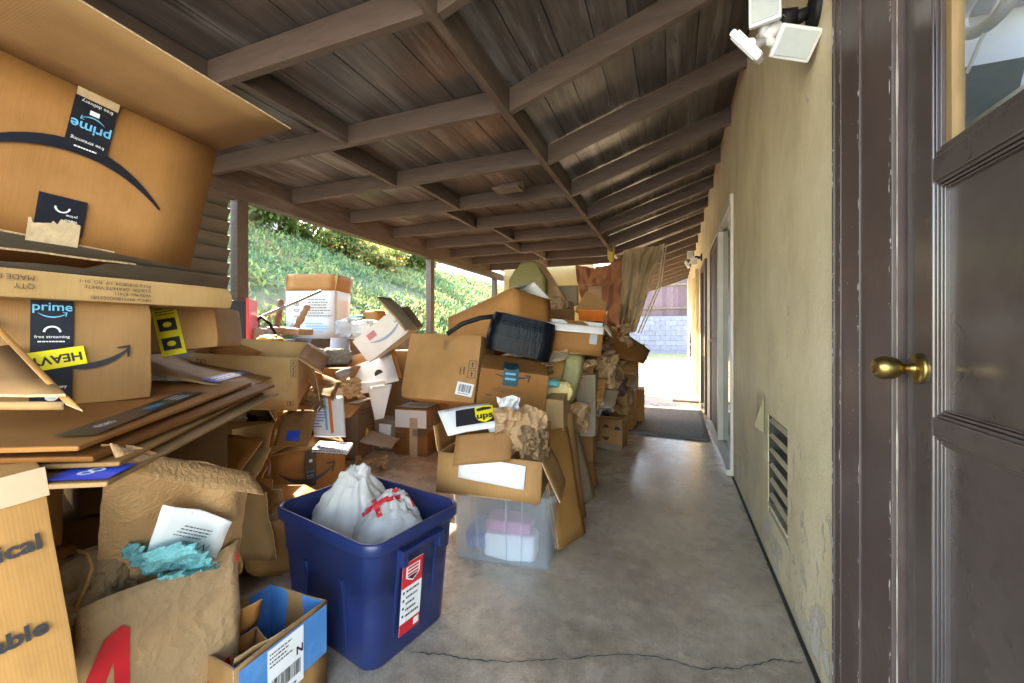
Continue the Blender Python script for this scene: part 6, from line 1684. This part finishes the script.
for (x0, y0, t0), (x1, y1, t1) in (((277, 330, 3.75), (282, 300, 3.78)), ((294, 330, 3.70), (307, 305, 3.72)), ((262, 334, 3.8), (254, 301, 3.85))):
    a, b = at(x0, y0, t0) - base, at(x1, y1, t1) - base; mb = MB(); n_ = 14
    prof_ = [.022, .026, .030, .022, .026, .032, .034, .030, .024, .030, .026, .022, .028, .030, .026]
    mb.tube([a.lerp(b, i / n_) for i in range(n_ + 1)], prof_, 12); mb.build('leg', M['wood_trim'], st)
mb = MB(); mb.tube([at(252, 325, 3.6), at(256, 319, 3.6), at(321, 291, 3.95)], .014, 8); p = tag(mb.build('metal_pole', M['metal']), 'grey metal pole slanting across the upturned stool', 'pole')
mb = MB(); mb.tube([at(253, 322, 3.6), at(262, 317, 3.58), at(270, 324, 3.56), at(275, 334, 3.55)], .014, 8); tag(mb.build('black_hose', M['black_plastic']), 'short black hose loop hanging from the grey metal pole', 'hose')
crumpled('blue_bag', 'bright blue plastic bag beside the red edged cabinet', 'bag', at(243, 338, 3.7), (.20, .2, .20), 'bag_blue', (0, 0, 0), .3, 3.4, 71)
crumpled('pale_bag', 'grey white plastic bag lying in front of the blue plastic bag', 'bag', at(256, 341, 3.5), (.24, .2, .11), 'bag_clear', (0, 0, 0), .3, 3.4, 72)
for k, (px, py, tt, dims, m, l) in enumerate(((350, 337, 4.4, (.26, .24, .22), 'bag_clear', 'milky bag stuffed with rubbish right of the grey bucket'), (366, 337, 4.3, (.28, .24, .20), 'bag_clear', 'second milky bag, nearest the tipped white printed box'), (357, 327, 4.7, (.16, .14, .16), mat('green jug plastic', (.12, .42, .28), .4, .2), 'small green jug behind the milky bags'), (375, 322, 4.8, (.24, .2, .16), 'card_pale', 'tan bundle behind the milky bags'))):
    crumpled('rubbish_bag' if k < 2 else ('jug' if k == 2 else 'bundle'), l, 'bag' if k < 2 else ('jug' if k == 2 else 'bundle'), at(px, py, tt) + Vector((0, 0, -.02)), dims, m, (0, 0, 0), .28 if k < 2 else .08, 3.2, 73 + k)
b_ = at(340, 338, 4.3)
t = thing('bucket', 'grey plastic bucket between the white printed carton and the milky bags', 'bucket', b_)
mb = MB(); mb.loft(lathe([(0, .09), (-.22, .11), (-.225, .12), (-.24, .12), (-.24, .108), (-.02, .088)]), cap0=True, cap1=True); o = mb.build('body', mat('bucket grey', (.30, .30, .33), .5, .1), t, mtx=Matrix.Rotation(rad(90), 4, 'Y'))
# red edged cabinet
t = thing('cabinet', 'black cabinet with a red side behind the long flat carton', 'cabinet', (at(214, 345, 3.3).x, at(214, 345, 3.3).y, 0), (0, 0, .78))
mb = MB(); mb.box((0, 0, .70), (.5, .36, 1.36)); mb.build('body', M['black_plastic'], t, bevel=.006)
mb = MB(); mb.box((.262, -.0, .70), (.022, .38, 1.40)); mb.build('side_panel', M['red'], t, bevel=.003)
mb = MB(); mb.box((-.0, -.19, 1.03), (.49, .02, .022)); mb.build('shelf_edge', M['card_white'], t)
# crumpled bright sack and tool
crumpled('red_yellow_sack', 'red and yellow printed sack slumped beside the stone wall', 'sack', at(270, 358, 3.1) + Vector((0, 0, -.05)), (.19, .16, .22), mat('red yellow print', (.62, .26, .04), .5, .8, 9, stain=(.5, .03, .02), stain_scale=7), (.1, .1, .3), .18, 3, 81)
std('carton holding up the red and yellow printed sack', 272, 380, 3.15, (.5, .4, .80), .2, 'card_dark', z=0)
std('flat light carton with a white edge below the red and yellow sack', 278, 362, 2.9, (.25, .2, .04), -.2, 'card_pale')
tl = thing('wood_clamp', 'orange stained wooden tool with a round dark knob leaning among the boxes', 'tool', at(310, 375, 2.9))
b0 = tl.location.copy(); mb = MB(); mb.bar(at(309, 400, 2.8) - b0, at(312, 357, 2.95) - b0, .05, .03); mb.bar(at(290, 360, 2.95) - b0, at(311, 358, 2.95) - b0, .05, .03); mb.build('frame', M['orange_wood'], tl, bevel=.004)
mb = MB(); mb.tube([at(311, 359, 2.88) - b0, at(322, 360, 2.84) - b0], [.05, .045], 18); mb.build('knob', M['dark_metal'], tl, bevel=.006)
sheet('cardboard_sheet', 'grey brown flap standing at the open end of the long brown open box', at(309, 377, 2.5), at(318, 392, 2.45) - at(301, 366, 2.5), Vector((-.02, .05, -.14)), .006, 'card_grey', .01)
for k, (px, py, tt, dims, l) in enumerate(((300, 352, 3.9, (.34, .3, .2), 'grey dusty sack slumped at the foot of the stone wall, left of two'), (330, 352, 3.9, (.36, .3, .2), 'grey dusty sack slumped at the foot of the stone wall, right of two'))):
    crumpled('dusty_sack', l, 'sack', at(px, py, tt) + Vector((0, 0, -.12)), (dims[0], dims[1], .15), crumple_mat('dusty grey cloth', (.17, .16, .14), .9, .3, .6, 9), (0, 0, k), .4, 3.4, 91 + k)
for px, tt, l in ((302, 3.8, 'box on the floor holding up the left dusty sack'), (334, 3.8, 'box on the floor holding up the right dusty sack')):
    std(l, px, 400, tt, (.44, .36, .82), .2, 'card_dark', z=0)

# ================= hanging tarpaulins
def hang(name, label, c00, c10, c01, c11, m, sd, folds=4, amp=.06, nu=60, nv=50, sag=.0):
    c00, c10, c01, c11 = map(Vector, (c00, c10, c01, c11))
    nn = (c10 - c00).cross(c01 - c00).normalized()
    def fn(a, b):
        p = c00.lerp(c10, a).lerp(c01.lerp(c11, a), b)
        z = amp * (.45 * math.sin(a * folds * 2 * PI + 2 * noise.noise(Vector((a * 2, b * 2, sd))) * 2) * (.25 + .75 * b) + .9 * noise.noise(Vector((a * 3, b * 2.5, sd))) + .5 * (1 - abs(2 * noise.noise(Vector((a * 5 + b * 3, b * 4 - a * 2, sd + 3))))) + .18 * noise.noise(Vector((a * 14, b * 12, sd))))
        return p + nn * z + Vector((0, 0, -sag * math.sin(PI * a) * (1 - b)))
    mb = MB(); mb.grid(fn, nu, nv)
    return tag(mb.build(name, m), label, 'tarpaulin')
m_rust = crumple_mat('rust brown tarpaulin', (.24, .115, .070), .45, .28, .6, 5, .28)
m_tan = crumple_mat('tan tarpaulin', (.30, .25, .17), .5, .22, .5, 5, .22)
a, b, c_, d_ = at(574, 264, 6.9), at(622, 259, 6.55), at(588, 330, 6.7), at(628, 330, 6.5)
t1 = hang('tarpaulin', 'rust brown tarpaulin hanging from the porch beam', a, b, c_, d_, m_rust, 1.2, 3, .15, sag=.08)
mb = MB(); mb.tube([a, (a + b) / 2 + Vector((0, 0, -.03)), b], .018, 6); mb.build('hem', m_rust, t1)
mb = MB(); p = at(588, 286, 6.62); q = at(602, 286, 6.58); mb.plate(p, q - p, Vector((0, 0, -.42)), .004, 6, 6, .01, .02); mb.build('patch', mat('pale patch', (.50, .36, .24), .7, .1), t1)
hang('tarpaulin', 'tan tarpaulin bunched and hanging beside the walkway', at(623, 250, 6.45), at(664, 243, 6.25), at(618, 338, 6.4), at(636, 331, 6.2), m_tan, 6.7, 4, .12, sag=.0)
mb = MB()
for k in range(2):
    a = at(664 + k * 2.5, 244, 6.2 + .05 * k); b = at(638 + k * 3, 333, 6.1); mb.tube([a, a.lerp(b, .5) + Vector((.10, 0, .03)), b], .012 - .003 * k, 6)
tag(mb.build('tie_cord', mat('pale cord', (.6, .55, .42), .8, .1)), 'pale cord along the edge of the tan tarpaulin', 'cord')
mb = blob((.10, .08, .28), .3, 3, 5); o = mb.build('yellow_rag', mat('yellow rag', (.60, .45, .10), .8, .2), weld=True); o.location = at(611, 262, 6.45); tag(o, 'small yellow rag knotted at the end of the porch beam', 'rag')

# ------------------------------------------------------------------ light
SUN = Vector((-1, .62, .95)).normalized()
el = math.asin(SUN.z); az = math.atan2(SUN.x, SUN.y)
w = bpy.data.worlds.new('World'); scene.world = w; w.use_nodes = True
nt = w.node_tree
sky = nt.nodes.new('ShaderNodeTexSky'); sky.sky_type = 'NISHITA'; sky.sun_disc = False
sky.sun_elevation = el; sky.sun_rotation = az
sky.air_density = 1.0; sky.dust_density = 1.0; sky.ozone_density = 1.0
nt.links.new(sky.outputs[0], nt.nodes['Background'].inputs['Color'])
nt.nodes['Background'].inputs['Strength'].default_value = .15
sd = bpy.data.lights.new('sun', 'SUN'); sd.energy = 2.0; sd.angle = rad(.5); sd.color = (1, .94, .84)
so = bpy.data.objects.new('sun', sd); C.objects.link(so)
so.rotation_euler = (-SUN).to_track_quat('-Z', 'Y').to_euler()
scene.view_settings.view_transform = 'Standard'
scene.view_settings.look = 'None'
scene.view_settings.exposure = 4.3
scene.view_settings.use_white_balance = True
scene.view_settings.white_balance_temperature = 8300
scene.view_settings.white_balance_tint = 12
scene.view_settings.gamma = 1
scene.view_settings.use_curve_mapping = False
scene.render.engine = 'CYCLES'
cy = scene.cycles
cy.max_bounces = 10; cy.diffuse_bounces = 7; cy.glossy_bounces = 4; cy.transmission_bounces = 8; cy.transparent_max_bounces = 12
cy.sample_clamp_indirect = 8
cy.use_denoising = True
